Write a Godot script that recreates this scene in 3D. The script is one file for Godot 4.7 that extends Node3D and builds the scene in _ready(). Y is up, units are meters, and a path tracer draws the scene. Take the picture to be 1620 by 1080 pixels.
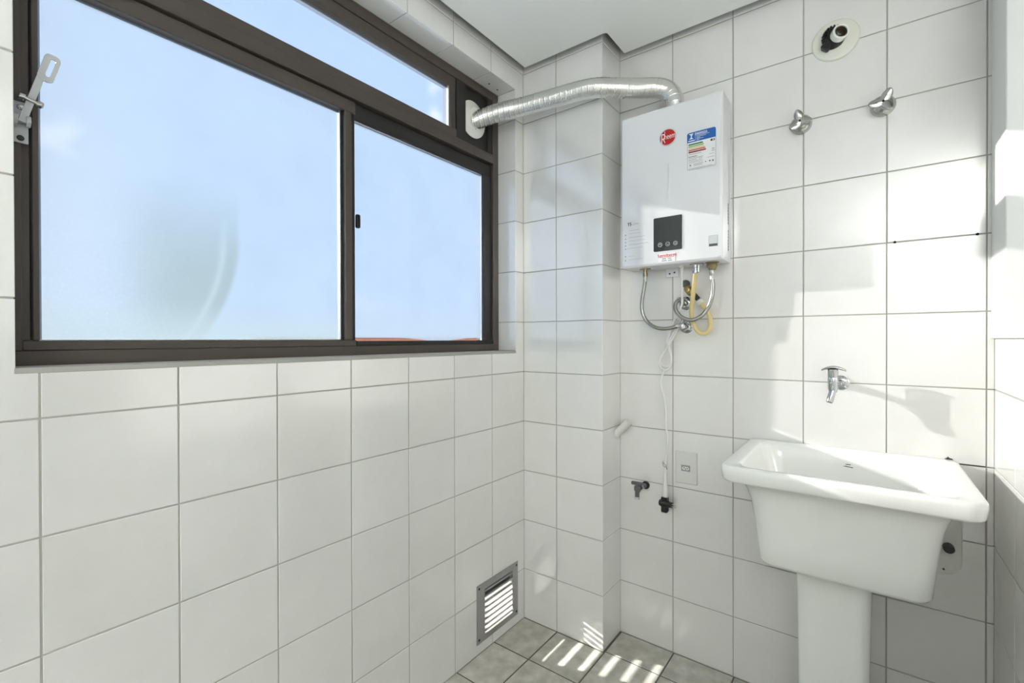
extends Node3D
# Laundry corner: tiled walls on a 20 cm grid, x to the right along the back wall, y up, z towards the viewer.

var rng := RandomNumberGenerator.new()
var M := {}
var tile_cache := {}
var mesh_cache := {}

# ---------------------------------------------------------------- mesh building
class MB:
	var v := PackedVector3Array()
	var g := PackedInt32Array()
	var start := 0
	func tri(a: Vector3, b: Vector3, c: Vector3, grp := -1) -> void:
		v.append(a); v.append(b); v.append(c); g.append(grp)
	func quad(a: Vector3, b: Vector3, c: Vector3, d: Vector3, grp := -1) -> void:
		tri(a, b, c, grp); tri(a, c, d, grp)
	func solid() -> void:      # closes one solid: its faces are turned outwards
		var vol := 0.0
		for i in range(start, v.size(), 3):
			vol += (v[i] - v[start]).dot((v[i + 1] - v[start]).cross(v[i + 2] - v[start]))
		if vol > 0.0:
			for i in range(start, v.size(), 3):
				var t := v[i + 1]
				v[i + 1] = v[i + 2]
				v[i + 2] = t
		start = v.size()
	func mesh() -> ArrayMesh:
		var st := SurfaceTool.new()
		st.begin(Mesh.PRIMITIVE_TRIANGLES)
		for i in range(0, v.size(), 3):
			var grp := g[i / 3]
			st.set_smooth_group(0xFFFFFFFF if grp < 0 else grp)
			for k in 3:
				st.add_vertex(v[i + k])
		st.generate_normals()
		return st.commit()
	func box(c: Vector3, s: Vector3, b := 0.0, xf := Transform3D.IDENTITY) -> void:   # box with chamfered edges
		var h := s / 2.0
		b = minf(b, minf(h.x, minf(h.y, h.z)) * 0.9)
		var P := func(sx, sy, sz, ax):
			var p := Vector3(sx * (h.x - (0.0 if ax == 0 else b)), sy * (h.y - (0.0 if ax == 1 else b)), sz * (h.z - (0.0 if ax == 2 else b)))
			return xf * (c + p)
		for sgn in [-1.0, 1.0]:
			quad(P.call(sgn, -1, -1, 0), P.call(sgn, 1, -1, 0), P.call(sgn, 1, 1, 0), P.call(sgn, -1, 1, 0)) if sgn < 0 else quad(P.call(sgn, -1, -1, 0), P.call(sgn, -1, 1, 0), P.call(sgn, 1, 1, 0), P.call(sgn, 1, -1, 0))
			quad(P.call(-1, sgn, -1, 1), P.call(1, sgn, -1, 1), P.call(1, sgn, 1, 1), P.call(-1, sgn, 1, 1)) if sgn > 0 else quad(P.call(-1, sgn, -1, 1), P.call(-1, sgn, 1, 1), P.call(1, sgn, 1, 1), P.call(1, sgn, -1, 1))
			quad(P.call(-1, -1, sgn, 2), P.call(1, -1, sgn, 2), P.call(1, 1, sgn, 2), P.call(-1, 1, sgn, 2)) if sgn < 0 else quad(P.call(-1, -1, sgn, 2), P.call(-1, 1, sgn, 2), P.call(1, 1, sgn, 2), P.call(1, -1, sgn, 2))
		if b > 0.0:
			var q := func(a, bb, cc, d):   # orient away from the centre
				var n: Vector3 = (a - cc).cross(a - bb)
				var o: Vector3 = (a + bb + cc + d) / 4.0 - xf * c
				if n.dot(o) > 0:
					quad(a, bb, cc, d)
				else:
					quad(a, d, cc, bb)
			for sa in [-1, 1]:
				for sb in [-1, 1]:
					q.call(P.call(sa, sb, -1, 0), P.call(sa, sb, 1, 0), P.call(sa, sb, 1, 1), P.call(sa, sb, -1, 1))
					q.call(P.call(sa, -1, sb, 0), P.call(sa, 1, sb, 0), P.call(sa, 1, sb, 2), P.call(sa, -1, sb, 2))
					q.call(P.call(-1, sa, sb, 1), P.call(1, sa, sb, 1), P.call(1, sa, sb, 2), P.call(-1, sa, sb, 2))
					for sc in [-1, 1]:
						var a: Vector3 = P.call(sa, sb, sc, 0)
						var bb: Vector3 = P.call(sa, sb, sc, 1)
						var cc: Vector3 = P.call(sa, sb, sc, 2)
						if (a - cc).cross(a - bb).dot((a + bb + cc) / 3.0 - xf * c) > 0:
							tri(a, bb, cc)
						else:
							tri(a, cc, bb)
		start = v.size()
	func prism(poly: PackedVector2Array, z0: float, z1: float, bev := 0.0, xf := Transform3D.IDENTITY, grp := -1) -> void:   # polygon in x,y pushed along z, front edge bevelled
		var n := poly.size()
		var top := poly if bev <= 0.0 else MB.inset(poly, bev)
		var zr := z1 - bev
		var idx := Geometry2D.triangulate_polygon(poly)
		for i in range(0, idx.size(), 3):
			var a := poly[idx[i]]; var b := poly[idx[i + 1]]; var c := poly[idx[i + 2]]
			var ta := top[idx[i]]; var tb := top[idx[i + 1]]; var tc := top[idx[i + 2]]
			var ccw := (b - a).cross(c - a) > 0.0
			if ccw:
				tri(xf * Vector3(ta.x, ta.y, z1), xf * Vector3(tc.x, tc.y, z1), xf * Vector3(tb.x, tb.y, z1))
				tri(xf * Vector3(a.x, a.y, z0), xf * Vector3(b.x, b.y, z0), xf * Vector3(c.x, c.y, z0))
			else:
				tri(xf * Vector3(ta.x, ta.y, z1), xf * Vector3(tb.x, tb.y, z1), xf * Vector3(tc.x, tc.y, z1))
				tri(xf * Vector3(a.x, a.y, z0), xf * Vector3(c.x, c.y, z0), xf * Vector3(b.x, b.y, z0))
		var area := 0.0
		for i in n:
			area += poly[i].cross(poly[(i + 1) % n])
		for i in n:
			var j := (i + 1) % n
			if area < 0.0:
				var t := i; i = j; j = t
			quad(xf * Vector3(poly[i].x, poly[i].y, z0), xf * Vector3(poly[i].x, poly[i].y, zr), xf * Vector3(poly[j].x, poly[j].y, zr), xf * Vector3(poly[j].x, poly[j].y, z0), grp)
			if bev > 0.0:
				quad(xf * Vector3(poly[i].x, poly[i].y, zr), xf * Vector3(top[i].x, top[i].y, z1), xf * Vector3(top[j].x, top[j].y, z1), xf * Vector3(poly[j].x, poly[j].y, zr), -1 if grp < 0 else grp + 1)
		solid()
	static func inset(poly: PackedVector2Array, d: float) -> PackedVector2Array:
		var out := PackedVector2Array()
		var n := poly.size()
		var area := 0.0
		for i in n:
			area += poly[i].cross(poly[(i + 1) % n])
		for i in n:
			var e0 := (poly[i] - poly[(i + n - 1) % n]).normalized()
			var e1 := (poly[(i + 1) % n] - poly[i]).normalized()
			var n0 := Vector2(-e0.y, e0.x) * signf(area)
			var n1 := Vector2(-e1.y, e1.x) * signf(area)
			var m := n0 + n1
			out.append(poly[i] + m * (d / maxf(0.2, 1.0 + n0.dot(n1))))
		return out
	func loft(rings: Array, cap0 := true, cap1 := true, crease := 0.7) -> void:   # rings of equal count, smooth between soft bends
		var n: int = rings[0].size()
		var grp := 1
		for k in range(rings.size() - 1):
			if k > 0:
				var a: Vector3 = rings[k][0] - rings[k - 1][0]
				var b: Vector3 = rings[k + 1][0] - rings[k][0]
				if a.length() > 1e-7 and b.length() > 1e-7 and a.angle_to(b) > crease:
					grp += 1
			for i in n:
				var j := (i + 1) % n
				quad(rings[k][i], rings[k + 1][i], rings[k + 1][j], rings[k][j], grp)
		for e in 2:
			if (cap0 if e == 0 else cap1):
				var r: PackedVector3Array = rings[0 if e == 0 else rings.size() - 1]
				var c := Vector3.ZERO
				for p in r:
					c += p
				c /= n
				for i in n:
					if e == 0:
						tri(c, r[i], r[(i + 1) % n])
					else:
						tri(c, r[(i + 1) % n], r[i])
		solid()
	func lathe(prof: Array, seg := 28, xf := Transform3D.IDENTITY, crease := 0.6) -> void:   # profile of (radius, height) round local y
		var rings := []
		for p in prof:
			var r := PackedVector3Array()
			for i in seg:
				var a := TAU * i / seg
				r.append(xf * Vector3(cos(a) * maxf(p.x, 1e-5), p.y, sin(a) * maxf(p.x, 1e-5)))
			rings.append(r)
		loft(rings, true, true, crease)
	func tube(pts: PackedVector3Array, rad, seg := 12) -> void:   # round hose along a curve; rad is a number or a Callable of the length run
		var rings := []
		var t0 := (pts[1] - pts[0]).normalized()
		var u := t0.cross(Vector3.UP if absf(t0.y) < 0.9 else Vector3.RIGHT).normalized()
		var s := 0.0
		for i in pts.size():
			var t := (pts[mini(i + 1, pts.size() - 1)] - pts[maxi(i - 1, 0)]).normalized()
			u = (u - t * u.dot(t)).normalized()
			var w := t.cross(u)
			if i > 0:
				s += pts[i].distance_to(pts[i - 1])
			var r := PackedVector3Array()
			for k in seg:
				var a := TAU * k / seg
				var rr: float = rad.call(s, a) if rad is Callable else float(rad)
				r.append(pts[i] + (u * cos(a) + w * sin(a)) * rr)
			rings.append(r)
		loft(rings, true, true, 9.0)

func curve(pts: Array, step := 0.006) -> PackedVector3Array:   # smooth line through the points
	var c := Curve3D.new()
	c.bake_interval = step
	for i in pts.size():
		var p: Vector3 = pts[i]
		var a: Vector3 = pts[maxi(i - 1, 0)]
		var b: Vector3 = pts[mini(i + 1, pts.size() - 1)]
		var t := (b - a).normalized()
		c.add_point(p, -t * p.distance_to(a) * 0.34, t * p.distance_to(b) * 0.34)
	return c.get_baked_points()

func along(o: Vector3, dir: Vector3) -> Transform3D:   # local y runs along dir
	var y := dir.normalized()
	var x := y.cross(Vector3(0, 0, 1) if absf(y.z) < 0.9 else Vector3(1, 0, 0)).normalized()
	return Transform3D(Basis(x, y, x.cross(y)), o)

func rrect(cx: float, cz: float, hx: float, hz: float, rad: float, y: float, q := 6) -> PackedVector3Array:
	var out := PackedVector3Array()
	rad = minf(rad, minf(hx, hz) * 0.98)
	for c in 4:
		var ox := cx + (hx - rad) * (1 if c in [0, 3] else -1)
		var oz := cz + (hz - rad) * (1 if c in [0, 1] else -1)
		for k in q + 1:
			var a := (c + float(k) / q) * PI / 2
			out.append(Vector3(ox + cos(a) * rad, y, oz + sin(a) * rad))
	return out

func rpoly(cx: float, cy: float, hx: float, hy: float, rad: float, q := 5) -> PackedVector2Array:
	var out := PackedVector2Array()
	for p in rrect(cx, cy, hx, hy, rad, 0.0, q):
		out.append(Vector2(p.x, p.z))
	return out

# ---------------------------------------------------------------- nodes
func put(called: String, mb: MB, mat: Material, parent: Node = self) -> MeshInstance3D:
	return put_mesh(called, mb.mesh(), mat, parent)

func put_mesh(called: String, mesh: Mesh, mat: Material, parent: Node = self) -> MeshInstance3D:
	var o := MeshInstance3D.new()
	o.name = called
	o.mesh = mesh
	o.material_override = mat
	parent.add_child(o, true)
	return o

func numbered(called: String) -> String:
	var k := 0
	var n := called
	while has_node(NodePath(n)):
		k += 1
		n = "%s_%03d" % [called, k]
	return n

func thing(called: String, label: String, category: String, group := "") -> Node3D:
	var o := Node3D.new()
	o.name = numbered(called)
	add_child(o, true)
	o.set_meta("label", label)
	o.set_meta("category", category)
	if group:
		o.set_meta("group", group)
	return o

func struct(called: String, label: String, category: String, mb: MB, mat: Material) -> MeshInstance3D:
	var o := put(called, mb, mat)
	o.set_meta("kind", "structure")
	o.set_meta("label", label)
	o.set_meta("category", category)
	return o

func lettering(parent: Node, called: String, text: String, height: float, at: Vector3, mat: Material, bold := true, squeeze := 1.0) -> MeshInstance3D:
	var t := TextMesh.new()
	var f := SystemFont.new()
	f.font_names = PackedStringArray(["Droid Sans"])
	f.font_weight = 700 if bold else 400
	t.font = f
	t.text = text
	t.font_size = 32
	t.pixel_size = height / 23.0
	t.depth = 0.0006
	t.curve_step = 3.0
	var o := put_mesh(called, t, mat, parent)
	o.position = at
	o.scale = Vector3(squeeze, 1, 1)
	return o

# ---------------------------------------------------------------- materials
func noise_tex(freq: float, seed_: int, lo: Color, hi: Color, size := 512, normal := false, bump := 2.0) -> NoiseTexture2D:
	var n := FastNoiseLite.new()
	n.noise_type = FastNoiseLite.TYPE_SIMPLEX_SMOOTH
	n.seed = seed_
	n.frequency = freq
	n.fractal_octaves = 4
	var t := NoiseTexture2D.new()
	t.noise = n
	t.width = size
	t.height = size
	t.seamless = true
	if normal:
		t.as_normal_map = true
		t.bump_strength = bump
	else:
		var g := Gradient.new()
		g.set_color(0, lo)
		g.set_color(1, hi)
		t.color_ramp = g
	return t

func mat(key: String, c: Color, rough: float, metal := 0.0, spec := 0.5) -> StandardMaterial3D:
	var m := StandardMaterial3D.new()
	m.resource_name = key
	m.albedo_color = c
	m.roughness = rough
	m.metallic = metal
	m.metallic_specular = spec
	M[key] = m
	return m

func tri_map(m: StandardMaterial3D, scale_: float) -> void:
	m.uv1_triplanar = true
	m.uv1_world_triplanar = true
	m.uv1_scale = Vector3.ONE * scale_

func materials() -> void:
	var glaze := noise_tex(0.006, 3, Color(0.5, 0.5, 1), Color.WHITE, 512, true, 3.0)
	var fleck := noise_tex(0.01, 5, Color(0.985, 0.985, 0.982), Color(1, 1, 1))
	for k in 4:
		var tone: Color = [Color8(239, 238, 235), Color8(241, 240, 237), Color8(238, 237, 233), Color8(240, 239, 236)][k]
		var t := mat("glazed_tile_%d" % k, tone, 0.16, 0.15, 0.7)
		t.albedo_texture = fleck
		t.normal_enabled = true
		t.normal_texture = glaze
		t.normal_scale = 0.05
		tri_map(t, 1.7)
	var stone := noise_tex(0.012, 9, Color(0.80, 0.80, 0.78), Color(1.0, 1.0, 1.0))
	for k in 3:
		var t := mat("floor_tile_%d" % k, [Color8(205, 203, 194), Color8(200, 198, 189), Color8(209, 206, 197)][k], 0.5, 0.0, 0.35)
		t.albedo_texture = stone
		tri_map(t, 2.3)
	mat("grout", Color8(164, 162, 155), 0.95)
	mat("floor_grout", Color8(88, 84, 76), 0.95)
	mat("plaster", Color8(236, 237, 234), 0.85)
	mat("ceiling_paint", Color8(245, 246, 242), 0.9)
	mat("pale_floor", Color8(222, 220, 214), 0.5)
	mat("void_shade", Color8(52, 52, 51), 0.95)  # near-black slab tone: shade of the ceiling gap put into its colour
	mat("bronze", Color8(76, 69, 63), 0.40, 0.25)
	mat("bronze_backlit", Color8(24, 22, 21), 0.5)  # darker copy of the bronze, with the backlit shade put into its colour
	mat("gasket", Color8(12, 12, 12), 0.7)
	mat("aluminium", Color8(205, 205, 203), 0.35, 0.9)
	mat("white_enamel", Color8(238, 239, 241), 0.12, 0.12, 0.7)
	mat("white_plastic", Color8(232, 231, 224), 0.35)
	mat("ivory_plastic", Color8(222, 221, 215), 0.4)
	mat("grey_plastic", Color8(92, 91, 89), 0.45)
	mat("dark_grey", Color8(60, 60, 60), 0.5)
	mat("black", Color8(14, 14, 14), 0.4)
	mat("hole", Color8(8, 8, 8), 0.9)
	mat("chrome", Color8(186, 189, 190), 0.07, 1.0)
	mat("satin_chrome", Color8(176, 176, 172), 0.22, 1.0)
	mat("brass", Color8(176, 150, 96), 0.35, 0.9)
	mat("old_brass", Color8(150, 138, 110), 0.36, 0.85)
	mat("steel", Color8(188, 187, 182), 0.3, 0.95)
	mat("painted_steel", Color8(198, 200, 201), 0.45, 0.2)
	mat("vent_grey", Color8(150, 149, 146), 0.5, 0.15)
	mat("gas_hose", Color8(210, 190, 136), 0.32)
	mat("cable", Color8(240, 239, 234), 0.45)
	mat("porcelain", Color8(244, 245, 240), 0.1, 0.0, 0.6)
	mat("lamp_plate", Color8(228, 229, 217), 0.45)
	mat("socket_inside", Color8(84, 74, 56), 0.5, 0.3)
	mat("red", Color8(178, 26, 16), 0.3)
	mat("label_red", Color8(200, 40, 66), 0.5)
	mat("label_white", Color8(240, 241, 240), 0.4)
	mat("label_blue", Color8(24, 94, 172), 0.4)
	mat("label_grey", Color8(150, 153, 156), 0.5)
	mat("label_pale", Color8(196, 200, 204), 0.5)
	mat("label_dark", Color8(70, 72, 74), 0.5)
	mat("screen", Color8(30, 36, 37), 0.14, 0.0, 0.6)
	mat("screen_mark", Color8(190, 194, 196), 0.5)
	for k in 5:
		mat("bar_%d" % k, [Color8(44, 112, 62), Color8(140, 182, 122), Color8(222, 206, 158), Color8(204, 98, 76), Color8(120, 38, 34)][k], 0.5)
	mat("roof_tile", Color8(214, 112, 52), 0.8)
	mat("house_wall", Color8(214, 200, 180), 0.9)
	var foil: StandardMaterial3D = mat("foil", Color8(226, 226, 222), 0.24, 0.95)
	foil.normal_enabled = true
	foil.normal_texture = noise_tex(0.03, 12, Color.WHITE, Color.WHITE, 512, true, 6.0)
	foil.normal_scale = 0.05
	tri_map(foil, 9.0)
	var braid: StandardMaterial3D = mat("braid", Color8(158, 157, 152), 0.22, 1.0)
	braid.normal_enabled = true
	braid.normal_texture = noise_tex(0.09, 21, Color.WHITE, Color.WHITE, 256, true, 5.0)
	braid.normal_scale = 0.2
	tri_map(braid, 30.0)
	# panes: film-frosted glass that scatters a part of the sun
	for k in 3:
		var p := mat("frosted_glass_%d" % k, Color.WHITE, 0.3, 0.0, 0.5)
		p.transparency = BaseMaterial3D.TRANSPARENCY_ALPHA
		p.backlight_enabled = true
		p.backlight = Color(1, 1, 1)
		p.albedo_texture = frost(k)
		p.cull_mode = BaseMaterial3D.CULL_DISABLED
		p.texture_repeat = false

func frost(k: int) -> ImageTexture:   # film tint and cover per pane; the left one greyer inside an arc
	var w := 384 if k == 0 else 128
	var h := 640 if k == 1 else w
	var im := Image.create(w, h, false, Image.FORMAT_RGBAF)
	var n := FastNoiseLite.new()
	n.seed = 40 + k
	n.frequency = 3.0 / w
	n.fractal_octaves = 3
	var d := FastNoiseLite.new()
	d.seed = 90 + k
	d.frequency = 0.2
	var base: Color = [Color(0.142, 0.186, 0.248), Color(0.140, 0.184, 0.250), Color(0.165, 0.215, 0.29)][k]
	for y in h:
		for x in w:
			var u := float(x) / w         # 0 at the end nearest the viewer
			var t := 1.0 - float(y) / h   # height
			var c := base * (1.0 + 0.05 * n.get_noise_2d(x, y * float(w) / h))
			var a: float = [0.84, 0.84, 0.48][k]
			if k == 0:
				var edge := 0.565 - (0.13 * pow(1.0 - t / 0.36, 2.0) if t < 0.36 else 0.0)
				var grey_arc := smoothstep(edge, edge - 0.025, u) * smoothstep(0.62, 0.22, t) * smoothstep(0.10, 0.32, u)
				c = c.lerp(Color(c.r * 0.74, c.g * 0.74, c.b * 0.60), grey_arc * 0.9)
				var streak := exp(-pow((u - edge + 0.065) / 0.013, 2.0)) * smoothstep(0.46, 0.30, t)
				c = c * (1.0 + 0.22 * streak)
				var pale_side := smoothstep(0.40, 0.05, u) * (0.35 + 0.65 * smoothstep(0.9, 0.3, t))
				c = c.lerp(base * Color(1.16, 1.09, 0.99), pale_side * 0.8)
				c = c.lerp(base * Color(1.06, 1.04, 0.86), smoothstep(0.16, 0.0, t) * 0.8)
				c = c * (1.0 + 0.10 * smoothstep(0.6, 0.1, t) * smoothstep(0.6, 0.3, u) * maxf(0.0, d.get_noise_2d(x, y)))
			elif k == 1:
				c = c.lerp(base * Color(1.08, 1.04, 0.93), smoothstep(0.22, 0.0, t) * 0.7)
				# the film stops short of the frame and sags in the middle: clear glass shows below it
				var film := 0.0185 - 0.020 * exp(-pow((u - 0.60) / 0.17, 2.0))
				a = lerpf(0.06, a, smoothstep(film - 0.0015, film + 0.0015, t))
			im.set_pixel(x, y, Color(c.r, c.g, c.b, a))
	return ImageTexture.create_from_image(im)

func sky_picture() -> ImageTexture:   # clear deep-blue air, paler to the horizon, with a few soft white clouds
	var w := 1024
	var h := 512
	var im := Image.create(w, h, false, Image.FORMAT_RGBF)
	var n := FastNoiseLite.new()
	n.seed = 7
	n.frequency = 1.6
	n.fractal_octaves = 5
	var sun := -SUN.normalized()
	for y in h:
		var el := (0.5 - (y + 0.5) / h) * PI
		for x in w:
			var az := ((x + 0.5) / w - 0.5) * TAU
			var dir := Vector3(sin(az) * cos(el), sin(el), -cos(az) * cos(el))
			var e := maxf(dir.y, 0.0)
			var c := Vector3(0.45, 0.65, 0.99).lerp(Vector3(0.70, 0.82, 0.95), pow(1.0 - e, 5.0))
			var toward := maxf(0.0, dir.dot(sun))
			c += Vector3(1.0, 0.96, 0.88) * (0.5 * pow(toward, 14.0))
			var cloud := smoothstep(0.33, 0.62, n.get_noise_3d(dir.x * 2.0 + 1.3, dir.y * 3.2, dir.z * 2.0) + 1.5 * smoothstep(0.9925, 0.9985, dir.dot(Vector3(-0.648, 0.440, -0.622))))
			cloud *= smoothstep(0.03, 0.14, dir.y)
			c = c.lerp(Vector3(1.7, 1.68, 1.62), cloud)
			im.set_pixel(x, y, Color(c.x, c.y, c.z))
	return ImageTexture.create_from_image(im)

# ---------------------------------------------------------------- walls and tiles
const SUN := Vector3(1.0, -0.30, -0.297)
const TL := 0.1983      # tile pitch along the left wall
const TB := 0.2001      # tile pitch along the back wall
const ZP := 0.1511      # face of the pillar
const XP := 0.3502      # side of the pillar
const XR := 1.3668      # right wall
const JOINT := 0.0032
const WZ0 := 0.205      # window opening
const WZ1 := 1.570
const WY0 := 1.085
const WY1 := 2.120
const WX := -0.086      # face of the window frame

func frame(o: Vector3, u: Vector3, v: Vector3) -> Transform3D:
	return Transform3D(Basis(u, v, u.cross(v)), o)

func rect(u0: float, v0: float, u1: float, v1: float) -> PackedVector2Array:
	return PackedVector2Array([Vector2(u0, v0), Vector2(u1, v0), Vector2(u1, v1), Vector2(u0, v1)])

func slab(mb: MB, T: Transform3D, us: Array, vs: Array, holes: Array, n0: float, n1: float) -> void:   # a wall in boxes round its openings
	for i in us.size() - 1:
		for j in vs.size() - 1:
			var c := Vector2((us[i] + us[i + 1]) / 2.0, (vs[j] + vs[j + 1]) / 2.0)
			var open := false
			for hole: Rect2 in holes:
				open = open or hole.has_point(c)
			if not open:
				mb.box(Vector3(c.x, c.y, (n0 + n1) / 2), Vector3(us[i + 1] - us[i], vs[j + 1] - vs[j], n1 - n0), 0.0, T)

func tile(parent: Node, called: String, T: Transform3D, poly: PackedVector2Array, kind: String, kinds: int, tilt := 0.0016) -> void:
	var c := Vector2.ZERO
	var lo := Vector2(9, 9)
	var hi := Vector2(-9, -9)
	for p in poly:
		lo = lo.min(p)
		hi = hi.max(p)
	c = (lo + hi) / 2
	if hi.x - lo.x < 0.004 or hi.y - lo.y < 0.004:
		return
	var key := ""
	var local := PackedVector2Array()
	for p in poly:
		local.append(p - c)
		key += "%d,%d;" % [roundi((p.x - c.x) * 5000), roundi((p.y - c.y) * 5000)]
	if not tile_cache.has(key):
		var mb := MB.new()
		mb.prism(local, -0.006, 0.0, 0.0009)
		tile_cache[key] = mb.mesh()
	var o := put_mesh(called, tile_cache[key], M["%s_%d" % [kind, rng.randi() % kinds]], parent)
	o.transform = T * Transform3D(Basis.from_euler(Vector3(rng.randf_range(-tilt, tilt), rng.randf_range(-tilt, tilt), 0)), Vector3(c.x, c.y, rng.randf_range(-0.0002, 0.0002)))

func tiles(parent: Node, T: Transform3D, us: Array, vs: Array, holes: Array = [], kind := "glazed_tile", kinds := 4, joint := JOINT) -> void:
	for i in us.size() - 1:
		for j in vs.size() - 1:
			var g := joint / 2.0
			var polys := [rect(us[i] + (g if i > 0 else 0.0), vs[j] + g, us[i + 1] - (g if i < us.size() - 2 else 0.0), vs[j + 1] - g)]
			for hole: Rect2 in holes:
				var next := []
				for p in polys:
					for piece in Geometry2D.clip_polygons(p, rect(hole.position.x, hole.position.y, hole.end.x, hole.end.y)):
						next.append(piece)
				polys = next
			for p in polys:
				tile(parent, "tile", T, p, kind, kinds)

func steps(from: float, pitch: float, to: float, first: Array = []) -> Array:
	var out := first.duplicate()
	var x := from
	while x < to - 0.004:
		out.append(x)
		x += pitch
	out.append(to)
	return out

func room() -> void:
	var X := Vector3.RIGHT
	var Y := Vector3.UP
	var Z := Vector3.BACK
	var rows := steps(0.0, 0.2, 2.29)
	# left wall, with the window opening and the hole behind the vent
	var T := frame(Vector3.ZERO, -Z, Y)
	var win := Rect2(-WZ1, WY0, WZ1 - WZ0, WY1 - WY0)
	var vent := Rect2(-0.435, 0.052, 0.435 - 0.222, 0.222 - 0.052)
	var mb := MB.new()
	slab(mb, T, [-5.35, -WZ1 - 0.0013, -0.435, -0.222, -WZ0 + 0.0013, 0.15], [-0.1, 0.052, 0.222, WY0 - 0.0013, WY1 + 0.0013, 2.42], [win, vent], -0.18, -0.0013)
	var wl := struct("wall_left", "white tiled left wall with the bronze window and the floor vent", "wall", mb, M.grout)
	var us := []
	for k in range(10, -1, -1):
		us.append(-(0.3522 + k * TL))
	us.append(-ZP - 0.0005)
	tiles(wl, T, us, rows, [win, vent])
	# tiled soffit and cheek of the window opening
	var soffit := frame(Vector3(0, WY1, 0), -Z, X)
	us = [-WZ1]
	for k in range(6, -1, -1):
		if 0.3522 + k * TL < WZ1:
			us.append(-(0.3522 + k * TL))
	us.append(-WZ0)
	tiles(wl, soffit, us, [-0.088, 0.0])
	tiles(wl, frame(Vector3(0, 0, WZ0), X, Y), [-0.088, 0.0], steps(1.2, 0.2, WY1, [WY0]))
	var sc := MB.new()
	sc.lathe([Vector2(0, -0.002), Vector2(0.0035, -0.002), Vector2(0.0035, 0.0006), Vector2(0, 0.0008)], 10)
	for p in [Vector3(-0.057, WY1, 0.297), Vector3(-0.059, WY1, 0.214 + 0.03)]:
		var o := put("screw_hole", sc, M.hole, wl)
		o.transform = along(p, -Y)
	# pillar in the corner
	mb = MB.new()
	mb.box(Vector3(XP / 2 - 0.0013 / 2, 1.15, ZP / 2 - 0.0013 / 2), Vector3(XP - 0.0013, 2.3, ZP - 0.0013))
	var wp := struct("wall_pillar", "narrow white tiled pillar in the corner between window and heater", "pillar", mb, M.grout)
	T = frame(Vector3(0, 0, ZP), X, Y)
	tiles(wp, T, [0.0, 0.1546, XP], rows)
	tiles(wp, frame(Vector3(XP, 0, 0), -Z, Y), [-ZP, 0.0], rows)
	# back wall
	mb = MB.new()
	mb.box(Vector3(1.5, 1.16, -0.0756), Vector3(3.36, 2.52, 0.1486))
	var wb := struct("wall_back", "white tiled back wall behind the heater and the sink", "wall", mb, M.grout)
	tiles(wb, frame(Vector3.ZERO, X, Y), [XP, 0.5522, 0.5522 + TB, 0.5522 + 2 * TB, 0.5522 + 3 * TB, 0.5522 + 4 * TB, XR], rows)
	for p in [Vector3(1.170, 1.4, 0.0), Vector3(1.335, 1.4, 0.0)]:
		var o := put("screw_hole", sc, M.hole, wb)
		o.transform = along(p, Z)
	mb = MB.new()
	mb.prism(PackedVector2Array([Vector2(1.272, 0.8105), Vector2(1.278, 0.8085), Vector2(1.284, 0.8090), Vector2(1.2905, 0.8080), Vector2(1.2880, 0.8125), Vector2(1.2835, 0.8130), Vector2(1.2800, 0.8165), Vector2(1.2770, 0.8125)]), -0.001, 0.0006)
	put("chipped_grout", mb, M.dark_grey, wb)
	mb = MB.new()
	mb.prism(PackedVector2Array([Vector2(1.303, 0.8000), Vector2(1.330, 0.7995), Vector2(1.352, 0.8000), Vector2(1.352, 0.8022), Vector2(1.330, 0.8020), Vector2(1.303, 0.8016)]), -0.001, 0.0006)
	put("chipped_grout", mb, M.dark_grey, wb)
	# right wall: half-height with tiles, a plastered pier in the corner above it, an open hatch beside the pier
	mb = MB.new()
	T = frame(Vector3(XR, 0, 0), Z, Y)
	var hatch := Rect2(0.152, 1.131, 1.4, 0.95)
	slab(mb, T, [0.0, 0.152, 1.5], [-0.1, 1.131, 2.081, 2.42], [hatch, Rect2(0, 1.131, 0.152, 2)], -0.12, -0.0013)
	var wr := struct("wall_right", "half-height white tiled wall at the right with an opening above it", "wall", mb, M.grout)
	us = [0.0]
	for k in 5:
		us.append(0.206 + k * 0.2)
	us.append(1.206)
	tiles(wr, T, us, steps(0.0, 0.2, 1.131))
	mb = MB.new()
	mb.box(Vector3(1.3605 + 0.063, 1.131 + 0.585, 0.0757), Vector3(0.126, 1.17, 0.1526), 0.002)
	struct("trim_1", "smooth white painted corner pier above the tiles at the right edge", "pier", mb, M.plaster)
	mb = MB.new()
	mb.box(Vector3(1.4275, 1.1335, 0.827), Vector3(0.13, 0.005, 1.348), 0.001)
	struct("trim_2", "thin white ledge on top of the half-height wall beside the opening", "ledge", mb, M.plaster)
	mb = MB.new()
	mb.box(Vector3(1.5, 1.16, 5.275), Vector3(3.36, 2.52, 0.15))
	struct("wall_front", "plain white wall behind the viewer", "wall", mb, M.plaster)
	mb = MB.new()
	mb.box(Vector3(3.1, 1.16, 2.6), Vector3(0.16, 2.52, 5.4))
	struct("wall_kitchen", "plain white far wall seen through the opening", "wall", mb, M.plaster)
	# floor
	mb = MB.new()
	mb.box(Vector3(1.5, -0.0513, 2.6), Vector3(3.36, 0.1, 5.5))
	var fl := struct("floor", "grey beige square tiled floor with dark joints", "floor", mb, M.floor_grout)
	var T2 := frame(Vector3.ZERO, X, -Z)
	us = [0.0, 0.1555, 0.3540, 0.5555, 0.7555, 0.9555, 1.1555, XR]
	var vs := []
	for k in range(7, -1, -1):
		vs.append(-(0.1425 + k * 0.2005))
	vs.append(0.0)
	tiles(fl, T2, us, vs, [Rect2(-0.01, -ZP - 0.002, XP + 0.012, ZP + 0.012)], "floor_tile", 3, 0.0048)
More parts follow.
